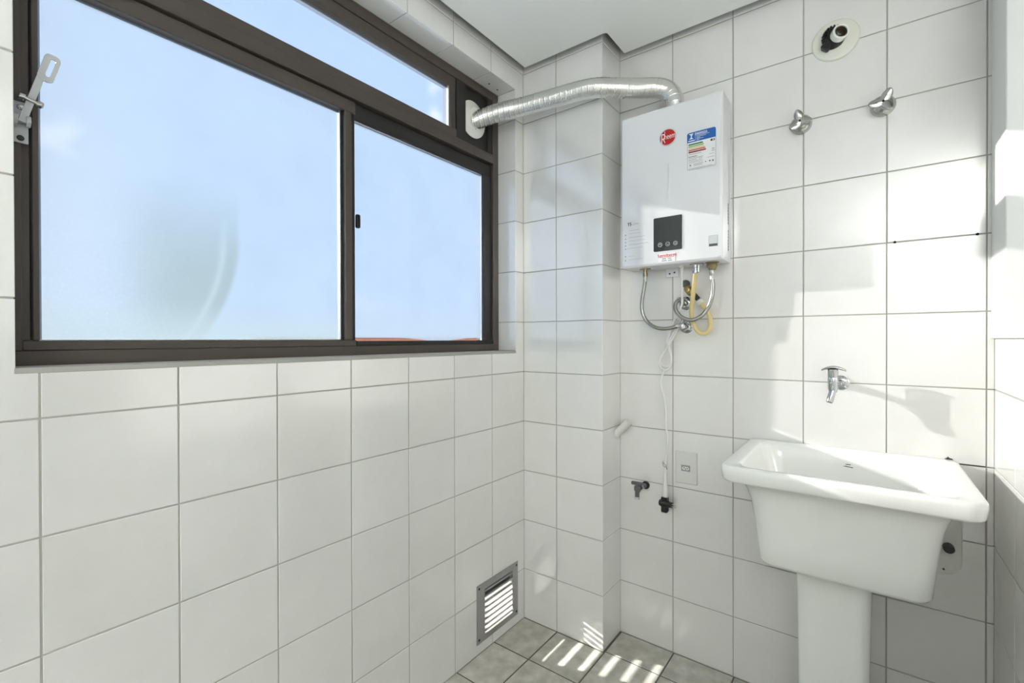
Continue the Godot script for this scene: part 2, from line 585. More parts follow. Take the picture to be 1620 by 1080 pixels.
	mb = MB.new()
	mb.box(Vector3(2.195, 0.0, 2.6), Vector3(1.65, 0.012, 5.2))
	mb.box(Vector3(0.685, 0.0, 3.46), Vector3(1.37, 0.012, 3.48))
	struct("floor_kitchen", "pale smooth floor of the room behind the viewer", "floor", mb, M.pale_floor)
	# ceiling: a plaster sheet with a shadow gap all round, under the slab
	mb = MB.new()
	mb.box(Vector3(1.5, 2.36, 2.6), Vector3(3.36, 0.12, 5.5))
	struct("ceiling_slab", "rough slab above the plaster ceiling", "ceiling", mb, M.void_shade)
	mb = MB.new()
	var gap := 0.032
	var poly := PackedVector2Array([Vector2(gap, ZP + gap), Vector2(XP + gap - 0.012, ZP + gap), Vector2(XP + gap - 0.003, ZP + gap - 0.003), Vector2(XP + gap, ZP + gap - 0.012), Vector2(XP + gap, gap), Vector2(XR - 0.008, gap), Vector2(XR - 0.008, 5.19), Vector2(gap, 5.19)])
	# prism runs along local z, which is turned to point down
	mb.prism(poly, 0.0, 0.0125, 0.0005, Transform3D(Basis(X, Z, -Y), Vector3(0, 2.2155, 0)))
	struct("ceiling", "smooth white plaster ceiling with a narrow shadow gap", "ceiling", mb, M.ceiling_paint)
	mb = MB.new()
	mb.box(Vector3(2.19, 2.25, 2.6), Vector3(1.655, 0.1, 5.2))
	struct("ceiling_kitchen", "white ceiling beyond the opening", "ceiling", mb, M.ceiling_paint)

# ---------------------------------------------------------------- window
func bar(mb: MB, z0: float, z1: float, y0: float, y1: float, x0: float, x1: float, b := 0.0015) -> void:
	mb.box(Vector3((x0 + x1) / 2, (y0 + y1) / 2, (z0 + z1) / 2), Vector3(x1 - x0, y1 - y0, z1 - z0), b)

func pane(parent: Node, z0: float, z1: float, y0: float, y1: float, x: float, m: Material) -> void:
	var st := SurfaceTool.new()
	st.begin(Mesh.PRIMITIVE_TRIANGLES)
	var p := [Vector3(x, y0, z1), Vector3(x, y1, z1), Vector3(x, y1, z0), Vector3(x, y0, z0)]
	var t := [Vector2(0, 1), Vector2(0, 0), Vector2(1, 0), Vector2(1, 1)]
	for k in [0, 1, 2, 0, 2, 3]:
		st.set_normal(Vector3.RIGHT)
		st.set_uv(t[k])
		st.add_vertex(p[k])
	put_mesh("pane", st.commit(), m, parent)

func window() -> void:
	var o := Node3D.new()
	o.name = "window_1"
	add_child(o)
	o.set_meta("kind", "structure")
	o.set_meta("label", "wide bronze aluminium window with two frosted panes under a long top pane")
	o.set_meta("category", "window")
	var f := WX
	var k := WX - 0.05
	# outer frame
	var mb := MB.new()
	bar(mb, WZ0, WZ1 + 0.03, WY0, 1.1125, k, f)
	bar(mb, WZ0, WZ1 + 0.03, 2.088, WY1 + 0.02, k, f - 0.004)
	bar(mb, WZ0 - 0.03, 0.236, WY0, WY1, k, f - 0.002)
	bar(mb, 1.552, WZ1 + 0.03, 1.1125, 2.088, k, f)
	put("frame", mb, M.bronze, o)
	# transom bar and its upper and lower lips
	mb = MB.new()
	bar(mb, 0.236, 1.552, 1.832, 1.868, k, f + 0.004)
	put("transom_bar", mb, M.bronze, o)
	# left sash (rear track)
	mb = MB.new()
	bar(mb, 0.868, 1.552, 1.1125, 1.1305, k + 0.004, f - 0.004)
	bar(mb, 0.868, 1.552, 1.793, 1.829, k + 0.004, f - 0.006)
	bar(mb, 1.529, 1.5385, 1.1305, 1.793, k + 0.004, f - 0.008)
	bar(mb, 1.5395, 1.552, 1.1305, 1.793, k + 0.004, f - 0.014)
	bar(mb, 0.882, 0.905, 1.1305, 1.793, k + 0.004, f - 0.004)
	var ls := put("left_sash", mb, M.bronze, o)
	mb = MB.new()
	bar(mb, 0.905, 0.9085, 1.1305, 1.793, k + 0.006, f - 0.014, 0.0004)
	put("glazing_strip", mb, M.gasket, ls)
	mb = MB.new()
	bar(mb, 0.9085, 0.9115, 1.1305, 1.793, k + 0.018, f - 0.02, 0.0004)
	bar(mb, 0.9085, 1.529, 1.1305, 1.1325, k + 0.018, f - 0.02, 0.0004)
	put("glazing_bead", mb, M.aluminium, ls)
	pane(ls, 0.9, 1.533, 1.128, 1.796, -0.114, M.frosted_glass_0)
	# right sash (front track)
	mb = MB.new()
	bar(mb, 0.236, 0.8675, 1.1125, 1.1275, k + 0.004, f - 0.001)
	bar(mb, 0.236, 0.8675, 1.782, 1.829, k + 0.004, f - 0.012)
	bar(mb, 0.8655, 0.8815, 1.1125, 1.829, k + 0.004, f - 0.014)
	bar(mb, 0.238, 0.288, 1.1275, 1.782, k + 0.004, f - 0.01)
	var rs := put("right_sash", mb, M.bronze_backlit, o)
	mb = MB.new()
	bar(mb, 0.288, 0.2900, 1.1275, 1.782, f - 0.026, f - 0.018, 0.0004)
	bar(mb, 0.2915, 0.8655, 1.779, 1.7815, k + 0.018, f - 0.018, 0.0004)
	put("glazing_bead", mb, M.aluminium, rs)
	mb = MB.new()
	bar(mb, 0.852, 0.8655, 1.462, 1.502, f - 0.016, f - 0.004, 0.003)
	put("catch", mb, M.gasket, rs)
	pane(rs, 0.28, 0.868, 1.125, 1.785, -0.112, M.frosted_glass_1)
	# top sash
	mb = MB.new()
	bar(mb, 0.446, 1.552, 1.8685, 1.898, k + 0.004, f - 0.001)
	bar(mb, 0.446, 1.552, 2.050, 2.086, k + 0.004, f - 0.006)
	bar(mb, 0.449, 0.474, 1.898, 2.050, k + 0.004, f - 0.004)
	bar(mb, 1.535, 1.552, 1.898, 2.050, k + 0.004, f - 0.004)
	var ts := put("top_sash", mb, M.bronze, o)
	mb = MB.new()
	bar(mb, 0.474, 0.479, 1.898, 2.050, f - 0.022, f - 0.010, 0.001)
	put("glazing_bead", mb, M.aluminium, ts)
	pane(ts, 0.47, 1.54, 1.895, 2.053, -0.106, M.frosted_glass_2)
	# closed panel that carries the flue
	mb = MB.new()
	bar(mb, 0.398, 0.446, 1.868, 2.088, k, f)
	bar(mb, 0.398, 0.412, 1.868, 2.088, k, f - 0.003)
	bar(mb, 0.2, 0.3985, 1.868, 2.088, k + 0.01, f - 0.016)
	bar(mb, 0.2361, 0.262, 1.868, 2.088, k, f - 0.006)
	put("blank_panel", mb, M.bronze_backlit, o)
	# thin cement line along the sill
	mb = MB.new()
	mb.box(Vector3(-0.0425, WY0 - 0.004, (WZ0 + WZ1) / 2), Vector3(0.0865, 0.01, WZ1 - WZ0 + 0.004), 0.001)
	struct("trim_3", "thin grey cement sill under the bronze window", "sill", mb, M.grout)
	# folding arm on the left jamb
	var a := thing("window_arm", "pale grey metal folding arm on the left edge of the window", "window arm")
	var zb := 1.5545
	mb = MB.new()
	mb.box(Vector3(-0.083, 1.515, zb), Vector3(0.005, 0.072, 0.022), 0.001)
	put("bracket", mb, M.painted_steel, a)
	var sm := MB.new()
	sm.lathe([Vector2(0, -0.002), Vector2(0.005, -0.002), Vector2(0.005, 0.001), Vector2(0.003, 0.002), Vector2(0, 0.0015)], 14)
	for y in [1.541, 1.487]:
		put("screw", sm, M.satin_chrome if y > 1.5 else M.dark_grey, a).transform = along(Vector3(-0.0805, y, zb - 0.001), Vector3.RIGHT)
	mb = MB.new()
	for z in [1.561, 1.545]:
		mb.lathe([Vector2(0, -0.003), Vector2(0.010, -0.003), Vector2(0.010, 0.003), Vector2(0, 0.003)], 18, along(Vector3(-0.072, 1.516, z), Vector3(0, 0, 1)))
	mb.lathe([Vector2(0, -0.012), Vector2(0.004, -0.012), Vector2(0.004, 0.012), Vector2(0, 0.012)], 12, along(Vector3(-0.072, 1.516, 1.553), Vector3(0, 0, 1)))
	put("hinge", mb, M.painted_steel, a)
	# lever: a flat strip ending in a slotted plate
	var p0 := Vector3(-0.068, 1.512, 1.553)
	var p1 := Vector3(-0.068, 1.604, 1.5285)
	var y := (p1 - p0).normalized()
	var n := Vector3.RIGHT
	var L := Transform3D(Basis(y.cross(n), y, n), p0)   # local x runs away from the viewer
	var len := p0.distance_to(p1)
	mb = MB.new()
	mb.prism(rect(-0.0052, 0.0, 0.0052, len), 0.0002, 0.0026, 0.0004, L)
	var outer := rpoly(0.0055, len + 0.018, 0.0110, 0.026, 0.008)
	var slot := rpoly(0.0070, len + 0.019, 0.0034, 0.0175, 0.0033)
	var nn := outer.size()
	for i in nn:
		var j := (i + 1) % nn
		mb.prism(PackedVector2Array([outer[i], outer[j], slot[j], slot[i]]), 0.0, 0.003, 0.0, L)
	put("lever", mb, M.painted_steel, a)
	mb = MB.new()
	mb.lathe([Vector2(0, -0.013), Vector2(0.0035, -0.013), Vector2(0.0035, 0.013), Vector2(0, 0.013)], 12, along(p0 + y * 0.042 + n * 0.0035, y.cross(n)))
	for s in [-1.0, 1.0]:
		mb.lathe([Vector2(0, -0.004), Vector2(0.0062, -0.004), Vector2(0.0062, 0.003), Vector2(0.004, 0.005), Vector2(0, 0.005)], 6, along(p0 + y * 0.042 + n * 0.0035 + y.cross(n) * 0.0115 * s, y.cross(n) * s))
	put("bolt", mb, M.satin_chrome, a)

# ---------------------------------------------------------------- vent grille
func vent_grille() -> void:
	var t := thing("vent_grille", "grey metal louvred vent low on the left wall near the floor", "vent")
	var T := frame(Vector3(0.0002, 0, 0), Vector3(0, 0, -1), Vector3.UP)
	var mb := MB.new()
	var z0 := 0.197; var z1 := 0.443; var y0 := 0.0375; var y1 := 0.2485
	var a0 := 0.232; var a1 := 0.400; var b0 := 0.0585; var b1 := 0.2235
	for r in [[-z1, y0, -z0, b0], [-z1, b1, -z0, y1], [-z1, b0, -a1, b1], [-a0, b0, -z0, b1]]:
		mb.prism(rect(r[0], r[1], r[2], r[3]), 0.0, 0.0022, 0.0, T)
	put("plate", mb, M.vent_grey, t)
	mb = MB.new()
	mb.prism(rect(-a1 - 0.004, 0.1775, -a0 + 0.004, b1 + 0.004), -0.030, -0.016, 0.0, T)
	put("added_baffle", mb, M.dark_grey, t)  # added board that keeps the top three louvres dark
	var blade := MB.new()
	# each louvre: a pressed lip that leans out into the room at its lower edge
	var prof := PackedVector2Array([Vector2(-0.013, -0.0030), Vector2(0.001, 0.0055), Vector2(0.0045, 0.0052), Vector2(0.0066, 0.0022), Vector2(0.0056, 0.0018), Vector2(0.0038, 0.0040), Vector2(0.0012, 0.0043), Vector2(-0.0124, -0.0040)])
	var B := Transform3D(Basis(Vector3.RIGHT, Vector3.UP, Vector3(0, 0, 1)), Vector3.ZERO)
	blade.prism(prof, a0 - 0.002, a1 + 0.002, 0.0, B)
	var shared := blade.mesh()
	for k in 8:
		var o := put_mesh("louvre", shared, M.vent_grey, t)
		o.position = Vector3(0.0, b0 + 0.0105 + k * 0.0206, 0.0)
	var sm := MB.new()
	sm.lathe([Vector2(0, -0.001), Vector2(0.0042, -0.001), Vector2(0.0042, 0.0012), Vector2(0.003, 0.002), Vector2(0, 0.002)], 12)
	for z in [0.207, 0.431]:
		for yy in [0.052, 0.236]:
			put("screw", sm, M.black, t).transform = along(Vector3(0.0024, yy, z), Vector3.RIGHT)

# ---------------------------------------------------------------- water heater
func heater() -> void:
	var t := thing("water_heater", "white tankless gas water heater hung on the back wall", "water heater")
	var x0 := 0.4045; var x1 := 0.746; var y0 := 1.3835; var y1 := 1.9175; var zf := 0.115
	var cx := (x0 + x1) / 2; var cy := (y0 + y1) / 2; var hx := (x1 - x0) / 2; var hy := (y1 - y0) / 2
	var turn := Transform3D(Basis(Vector3.RIGHT, Vector3(0, 0, 1), Vector3(0, -1, 0)), Vector3.ZERO)   # ring y -> world z, ring z -> -world y
	var rings := []
	for r in [[0.0, 0.006, 0.004], [0.0, 0.040, 0.004], [0.0, 0.1065, 0.004], [0.0022, 0.1115, 0.006], [0.0075, zf, 0.010]]:
		var ring := PackedVector3Array()
		for p in rrect(cx, -cy, hx - r[0], hy - r[0], r[2], r[1], 4):
			ring.append(turn * p)
		rings.append(ring)
	var mb := MB.new()
	mb.loft(rings, true, true, 0.25)
	put("case", mb, M.white_enamel, t)
	var z := zf + 0.0001
	# raised rib in the middle of the front
	mb = MB.new()
	mb.prism(PackedVector2Array([Vector2(0.5728, 1.60), Vector2(0.5770, 1.60), Vector2(0.5765, 1.722), Vector2(0.5757, 1.722)]), zf - 0.001, zf + 0.0035, 0.001)
	put("rib", mb, M.white_enamel, t)
	# round red emblem with a silver rim
	mb = MB.new()
	mb.lathe([Vector2(0, 0), Vector2(0.0288, 0), Vector2(0.0288, 0.002), Vector2(0.0272, 0.0032), Vector2(0.0258, 0.0030), Vector2(0, 0.0026)], 40, along(Vector3(0.5745, 1.8095, z), Vector3(0, 0, 1)))
	var e := put("emblem", mb, M.label_pale, t)
	mb = MB.new()
	mb.lathe([Vector2(0, 0), Vector2(0.0256, 0), Vector2(0.0256, 0.0008), Vector2(0, 0.0008)], 40, along(Vector3(0.5745, 1.8095, z + 0.0026), Vector3(0, 0, 1)))
	put("emblem_face", mb, M.red, e)
	lettering(e, "lettering", "R", 0.030, Vector3(0.5590, 1.8060, z + 0.0036), M.label_white, false, 0.66)
	var word := lettering(e, "lettering", "heem", 0.0150, Vector3(0.5815, 1.8105, z + 0.0036), M.label_white, false, 0.70)
	var left: float = 0.5815 + word.mesh.get_aabb().position.x * 0.70
	mb = MB.new()
	mb.box(Vector3(left + 0.0007, 1.8205, z + 0.0038), Vector3(0.0013, 0.020, 0.0006))
	put("letter_stem", mb, M.label_white, e)
	# energy label
	mb = MB.new()
	mb.prism(rpoly(0.682, 1.743, 0.0452, 0.0615, 0.006), z, z + 0.0004)
	var s := put("energy_label", mb, M.label_white, t)
	mb = MB.new()
	var ring_o := rpoly(0.682, 1.743, 0.0445, 0.0608, 0.0055)
	var ring_i := rpoly(0.682, 1.743, 0.0436, 0.0599, 0.0048)
	for i in ring_o.size():
		var j := (i + 1) % ring_o.size()
		mb.prism(PackedVector2Array([ring_o[i], ring_o[j], ring_i[j], ring_i[i]]), z + 0.0003, z + 0.0006)
	put("label_border", mb, M.label_dark, s)
	mb = MB.new()
	var head := PackedVector2Array([Vector2(0.6375, 1.7725), Vector2(0.7265, 1.7725), Vector2(0.7265, 1.799), Vector2(0.7247, 1.8025), Vector2(0.721, 1.8045), Vector2(0.643, 1.8045), Vector2(0.6393, 1.8025), Vector2(0.6375, 1.799)])
	mb.prism(head, z + 0.0003, z + 0.0008)
	put("label_header", mb, M.label_blue, s)
	lettering(s, "lettering", "ENERGIA", 0.0072, Vector3(0.6815, 1.7965, z + 0.001), M.label_white, true, 0.9)
	mb = MB.new()
	for r in [[0.667, 1.7905, 0.040], [0.667, 1.7868, 0.030], [0.667, 1.783, 0.012], [0.667, 1.7797, 0.022], [0.667, 1.7762, 0.009]]:
		mb.box(Vector3(r[0] + r[2] / 2, r[1], z + 0.0009), Vector3(r[2], 0.0010, 0.0003))
	mb.prism(PackedVector2Array([Vector2(0.643, 1.8005), Vector2(0.658, 1.8005), Vector2(0.655, 1.797), Vector2(0.652, 1.7895), Vector2(0.6535, 1.7865), Vector2(0.658, 1.783), Vector2(0.643, 1.783), Vector2(0.649, 1.7875), Vector2(0.6495, 1.7945)]), z + 0.0007, z + 0.0010)
	mb.box(Vector3(0.651, 1.7775, z + 0.0009), Vector3(0.020, 0.003, 0.0003))
	mb.box(Vector3(0.6635, 1.7885, z + 0.0009), Vector3(0.0007, 0.028, 0.0003))
	put("label_print", mb, M.label_white, s)
	for k in 5:
		mb = MB.new()
		var yb := 1.7655 - k * 0.0062
		var xe: float = 0.686 + k * 0.0024
		mb.prism(PackedVector2Array([Vector2(0.642, yb - 0.0022), Vector2(xe, yb - 0.0022), Vector2(xe + 0.0018, yb), Vector2(xe, yb + 0.0022), Vector2(0.642, yb + 0.0022)]), z + 0.0003, z + 0.0007)
		put("colour_bar", mb, M["bar_%d" % k], s)
	mb = MB.new()
	mb.prism(PackedVector2Array([Vector2(0.709, 1.7655), Vector2(0.7125, 1.7685), Vector2(0.723, 1.7685), Vector2(0.723, 1.7620), Vector2(0.7125, 1.7620)]), z + 0.0003, z + 0.0007)
	put("grade_arrow", mb, M.black, s)
	lettering(s, "lettering", "A", 0.0055, Vector3(0.7185, 1.7655, z + 0.0008), M.label_white)
	mb = MB.new()
	for r in [[0.642, 1.7335, 0.040, 0.0008], [0.642, 1.7255, 0.026, 0.0016], [0.642, 1.7205, 0.045, 0.0008], [0.642, 1.7155, 0.026, 0.0008], [0.673, 1.7165, 0.012, 0.0008], [0.642, 1.711, 0.042, 0.0006], [0.642, 1.7065, 0.044, 0.0006], [0.658, 1.7005, 0.030, 0.0006], [0.658, 1.6975, 0.026, 0.0006], [0.658, 1.6945, 0.028, 0.0006], [0.642, 1.6865, 0.074, 0.0008],
			[0.715, 1.7375, 0.007, 0.0016], [0.714, 1.7315, 0.009, 0.0012], [0.706, 1.7225, 0.014, 0.0006], [0.700, 1.7125, 0.023, 0.0006], [0.645, 1.6985, 0.005, 0.0030], [0.644, 1.6935, 0.007, 0.0008], [0.694, 1.7005, 0.003, 0.0030], [0.706, 1.7005, 0.004, 0.0042], [0.715, 1.7005, 0.005, 0.0030], [0.714, 1.6975, 0.007, 0.0010]]:
		mb.box(Vector3(r[0] + r[2] / 2, r[1], z + 0.0005), Vector3(r[2], r[3], 0.0004))
	put("label_print", mb, M.label_dark, s)
	# dark control display with three round touch marks
	mb = MB.new()
	mb.prism(rpoly(0.573, 1.4865, 0.0482, 0.0572, 0.004), zf - 0.001, zf + 0.0022, 0.0008)
	var d := put("display", mb, M.screen, t)
	for k in 3:
		var c := Vector3(0.5478 + k * 0.0258, 1.451, zf + 0.0022)
		mb = MB.new()
		for i in 20:
			var a := TAU * i / 20.0
			var b := TAU * (i + 1) / 20.0
			mb.prism(PackedVector2Array([Vector2(cos(a), sin(a)) * 0.0072, Vector2(cos(b), sin(b)) * 0.0072, Vector2(cos(b), sin(b)) * 0.0060, Vector2(cos(a), sin(a)) * 0.0060]), 0.0, 0.0003, 0.0, Transform3D(Basis.IDENTITY, c))
		if k < 2:
			var dy := 1.0 if k == 0 else -1.0
			mb.prism(PackedVector2Array([Vector2(-0.0036, -0.0016 * dy), Vector2(0, 0.0018 * dy), Vector2(0.0036, -0.0016 * dy), Vector2(0.0036, -0.0004 * dy), Vector2(0, 0.0031 * dy), Vector2(-0.0036, -0.0004 * dy)]), 0.0, 0.0003, 0.0, Transform3D(Basis.IDENTITY, c))
		else:
			for i in 12:
				var a := TAU * (i + 2) / 16.0
				var b := TAU * (i + 3) / 16.0
				mb.prism(PackedVector2Array([Vector2(sin(a), cos(a)) * 0.0040, Vector2(sin(b), cos(b)) * 0.0040, Vector2(sin(b), cos(b)) * 0.0029, Vector2(sin(a), cos(a)) * 0.0029]), 0.0, 0.0003, 0.0, Transform3D(Basis.IDENTITY, c))
			mb.box(c + Vector3(0, 0.003, 0.0002), Vector3(0.001, 0.004, 0.0003))
		put("touch_mark", mb, M.screen_mark, d)
	# printed text at the lower left
	lettering(t, "lettering", "15", 0.0125, Vector3(0.4375, 1.5375, z), M.label_dark, true, 0.85)
	lettering(t, "lettering", "L/min", 0.006, Vector3(0.4605, 1.5365, z), M.label_grey, false)
	mb = MB.new()
	for r in [[0.437, 1.515, 0.036, 0.0010], [0.434, 1.504, 0.043, 0.0008], [0.434, 1.490, 0.060, 0.0010], [0.434, 1.478, 0.062, 0.0008], [0.434, 1.465, 0.073, 0.0010], [0.428, 1.452, 0.060, 0.0008], [0.434, 1.424, 0.020, 0.0008], [0.434, 1.412, 0.052, 0.0007]]:
		mb = MB.new()
		mb.box(Vector3(r[0] + r[2] / 2, r[1], z), Vector3(r[2], r[3], 0.0004))
		put("printed_line", mb, M.label_grey, t)
	for k in 7:
		mb = MB.new()
		mb.lathe([Vector2(0, 0), Vector2(0.0026, 0), Vector2(0.0026, 0.0003), Vector2(0, 0.0003)], 10, along(Vector3(0.4225, [1.5005, 1.487, 1.4745, 1.4625, 1.451, 1.4245, 1.4105][k], z - 0.0001), Vector3(0, 0, 1)))
		put("printed_dot", mb, M.label_grey, t)
	# service sticker
	mb = MB.new()
	mb.box(Vector3(0.571, 1.4055, z + 0.0001), Vector3(0.058, 0.030, 0.0004))
	var v := put("service_sticker", mb, M.label_white, t)
	lettering(v, "lettering", "Serviterm", 0.0098, Vector3(0.571, 1.4135, z + 0.0003), M.label_red, true, 0.98)
	mb = MB.new()
	mb.box(Vector3(0.5695, 1.4075, z + 0.0004), Vector3(0.050, 0.0009, 0.0002))
	put("sticker_line", mb, M.label_red, v)
	mb = MB.new()
	for r in [[0.5590, 1.4025, 0.013, 0.0030], [0.5775, 1.4025, 0.011, 0.0030], [0.5590, 1.3960, 0.016, 0.0030], [0.5735, 1.3960, 0.002, 0.0034], [0.5800, 1.3960, 0.010, 0.0030]]:
		mb.box(Vector3(r[0] + 0.002, r[1], z + 0.0004), Vector3(r[2], r[3], 0.0002))
	mb.box(Vector3(0.5995, 1.4055, z + 0.0004), Vector3(0.0012, 0.030, 0.0003))
	put("sticker_print", mb, M.label_grey, v)
	# small square sticker at the lower right
	mb = MB.new()
	mb.box(Vector3(0.7185, 1.4435, z + 0.0001), Vector3(0.0270, 0.0345, 0.0004))
	v = put("small_sticker", mb, M.label_grey, t)
	mb = MB.new()
	mb.box(Vector3(0.7185, 1.4473, z + 0.0003), Vector3(0.0246, 0.0250, 0.0003))
	put("sticker_field", mb, M.label_pale, v)
	mb = MB.new()
	mb.box(Vector3(0.7185, 1.4305, z + 0.0003), Vector3(0.0246, 0.0075, 0.0003))
	put("sticker_band", mb, M.label_dark, v)
	# louvred slots on the right side
	for k in 2:
		mb = MB.new()
		var c := 1.5395 if k == 0 else 1.453
		for i in 7:
			mb.box(Vector3(x1 + 0.0001, c - 0.030 + i * 0.0100, 0.040), Vector3(0.0008, 0.0078, 0.0105), 0.0002)
		put("side_vent", mb, M.grey_plastic, t)
	# underside: bracket and pipe stubs
	mb = MB.new()
	mb.box(Vector3(0.5525, 1.3705, 0.004), Vector3(0.045, 0.034, 0.004), 0.0008)
	var br := put("bracket", mb, M.white_enamel, t)
	mb = MB.new()
	for xx in [0.5435, 0.5605]:
		mb.lathe([Vector2(0, -0.001), Vector2(0.0032, -0.001), Vector2(0.0032, 0.0006), Vector2(0, 0.0006)], 12, along(Vector3(xx, 1.3665 + (xx - 0.55) * 0.2, 0.006), Vector3(0, 0, 1)))
	put("bolt_hole", mb, M.dark_grey, br)
	mb = MB.new()
	mb.lathe([Vector2(0, 0.002), Vector2(0.0105, 0.002), Vector2(0.0105, -0.004), Vector2(0.007, -0.004), Vector2(0.007, -0.014), Vector2(0, -0.014)], 16, Transform3D(Basis.IDENTITY, Vector3(0.474, y0, 0.06)))
	mb.box(Vector3(0.474, y0 - 0.002, 0.06), Vector3(0.040, 0.0025, 0.008), 0.0006)
	put("water_outlet", mb, M.old_brass, t)
	mb = MB.new()
	mb.box(Vector3(0.6545, y0 - 0.003, 0.068), Vector3(0.042, 0.006, 0.020), 0.0012)
	mb.lathe([Vector2(0, 0), Vector2(0.008, 0), Vector2(0.008, -0.008), Vector2(0.0055, -0.009), Vector2(0.0055, -0.018), Vector2(0.009, -0.019), Vector2(0.009, -0.027), Vector2(0.005, -0.030), Vector2(0, -0.030)], 16, Transform3D(Basis.IDENTITY, Vector3(0.6505, y0 - 0.005, 0.070)))
	mb.lathe([Vector2(0, 0), Vector2(0.0045, 0), Vector2(0.0045, -0.024), Vector2(0, -0.024)], 12, Transform3D(Basis.IDENTITY, Vector3(0.660, y0 - 0.005, 0.066)))
	put("gas_inlet", mb, M.chrome, t)
	mb = MB.new()
	mb.lathe([Vector2(0, 0.001), Vector2(0.021, 0.001), Vector2(0.021, -0.003), Vector2(0.015, -0.004), Vector2(0.0165, -0.012), Vector2(0.0125, -0.020), Vector2(0.009, -0.026), Vector2(0, -0.026)], 18, Transform3D(Basis.IDENTITY, Vector3(0.7015, y0, 0.06)))
	mb.lathe([Vector2(0, -0.017), Vector2(0.005, -0.017), Vector2(0.005, 0.017), Vector2(0, 0.017)], 10, along(Vector3(0.7015, y0 - 0.011, 0.06), Vector3(1, 0, 0.2)))
	put("water_inlet", mb, M.old_brass, t)
	mb = MB.new()
	mb.lathe([Vector2(0, 0.001), Vector2(0.0105, 0.001), Vector2(0.0095, -0.006), Vector2(0.005, -0.009), Vector2(0.004, -0.020), Vector2(0, -0.020)], 14, Transform3D(Basis.IDENTITY, Vector3(0.603, y0, 0.06)))
	put("cable_gland", mb, M.white_plastic, t)
	mb = MB.new()
	mb.lathe([Vector2(0, -0.001), Vector2(0.0385, -0.001), Vector2(0.0385, 0.002), Vector2(0, 0.002)], 32, Transform3D(Basis.IDENTITY, Vector3(0.578, y1, 0.058)))
	put("flue_collar", mb, M.white_enamel, t)

func duct() -> void:
	var t := thing("exhaust_duct", "corrugated silver exhaust duct from the heater top to the window panel", "duct")
	var pts := curve([Vector3(-0.100, 1.966, 0.346), Vector3(-0.06, 1.980, 0.325), Vector3(-0.004, 1.993, 0.300), Vector3(0.072, 2.004, 0.264), Vector3(0.157, 2.010, 0.240), Vector3(0.263, 2.016, 0.215), Vector3(0.322, 2.017, 0.203), Vector3(0.363, 2.013, 0.190), Vector3(0.411, 2.008, 0.162), Vector3(0.467, 2.008, 0.117), Vector3(0.517, 2.008, 0.082), Vector3(0.551, 1.996, 0.065), Vector3(0.572, 1.968, 0.058), Vector3(0.578, 1.943, 0.058), Vector3(0.578, 1.930, 0.058), Vector3(0.578, 1.9215, 0.058)], 0.00115)
	var mb := MB.new()
	mb.tube(pts, func(s: float, a: float) -> float:
		var seam := fposmod(s / 0.0205 + a / TAU, 1.0)
		return 0.0328 + 0.00016 * sin(TAU * s / 0.0048 + a) + 0.0012 * exp(-pow((seam - 0.5) * 22.0, 2.0)) + 0.0003 * sin(a * 3.0 + s * 60.0), 40)
	put("hose", mb, M.foil, t)
	mb = MB.new()
	mb.lathe([Vector2(0, -0.002), Vector2(0.0695, -0.002), Vector2(0.0695, 0.001), Vector2(0.060, 0.006), Vector2(0.0405, 0.0135), Vector2(0.0385, 0.020), Vector2(0, 0.020)], 48, along(Vector3(-0.0995, 1.9765, 0.3435), Vector3(1, 0, 0)))
	put("wall_flange", mb, M.white_plastic, t)

# ---------------------------------------------------------------- plumbing under the heater
func nut(mb: MB, at: Vector3, dir: Vector3, r := 0.0092, h := 0.014) -> void:
	mb.lathe([Vector2(0, 0), Vector2(r * 0.9, 0), Vector2(r, h * 0.12), Vector2(r, h * 0.88), Vector2(r * 0.9, h), Vector2(0, h)], 6, along(at, dir), 0.2)

func sleeve(mb: MB, at: Vector3, dir: Vector3, r := 0.0078, h := 0.018) -> void:
	mb.lathe([Vector2(0, 0), Vector2(r, 0), Vector2(r, h * 0.3), Vector2(r * 0.93, h * 0.36), Vector2(r * 0.93, h * 0.6), Vector2(r, h * 0.66), Vector2(r, h), Vector2(0, h)], 16, along(at, dir))

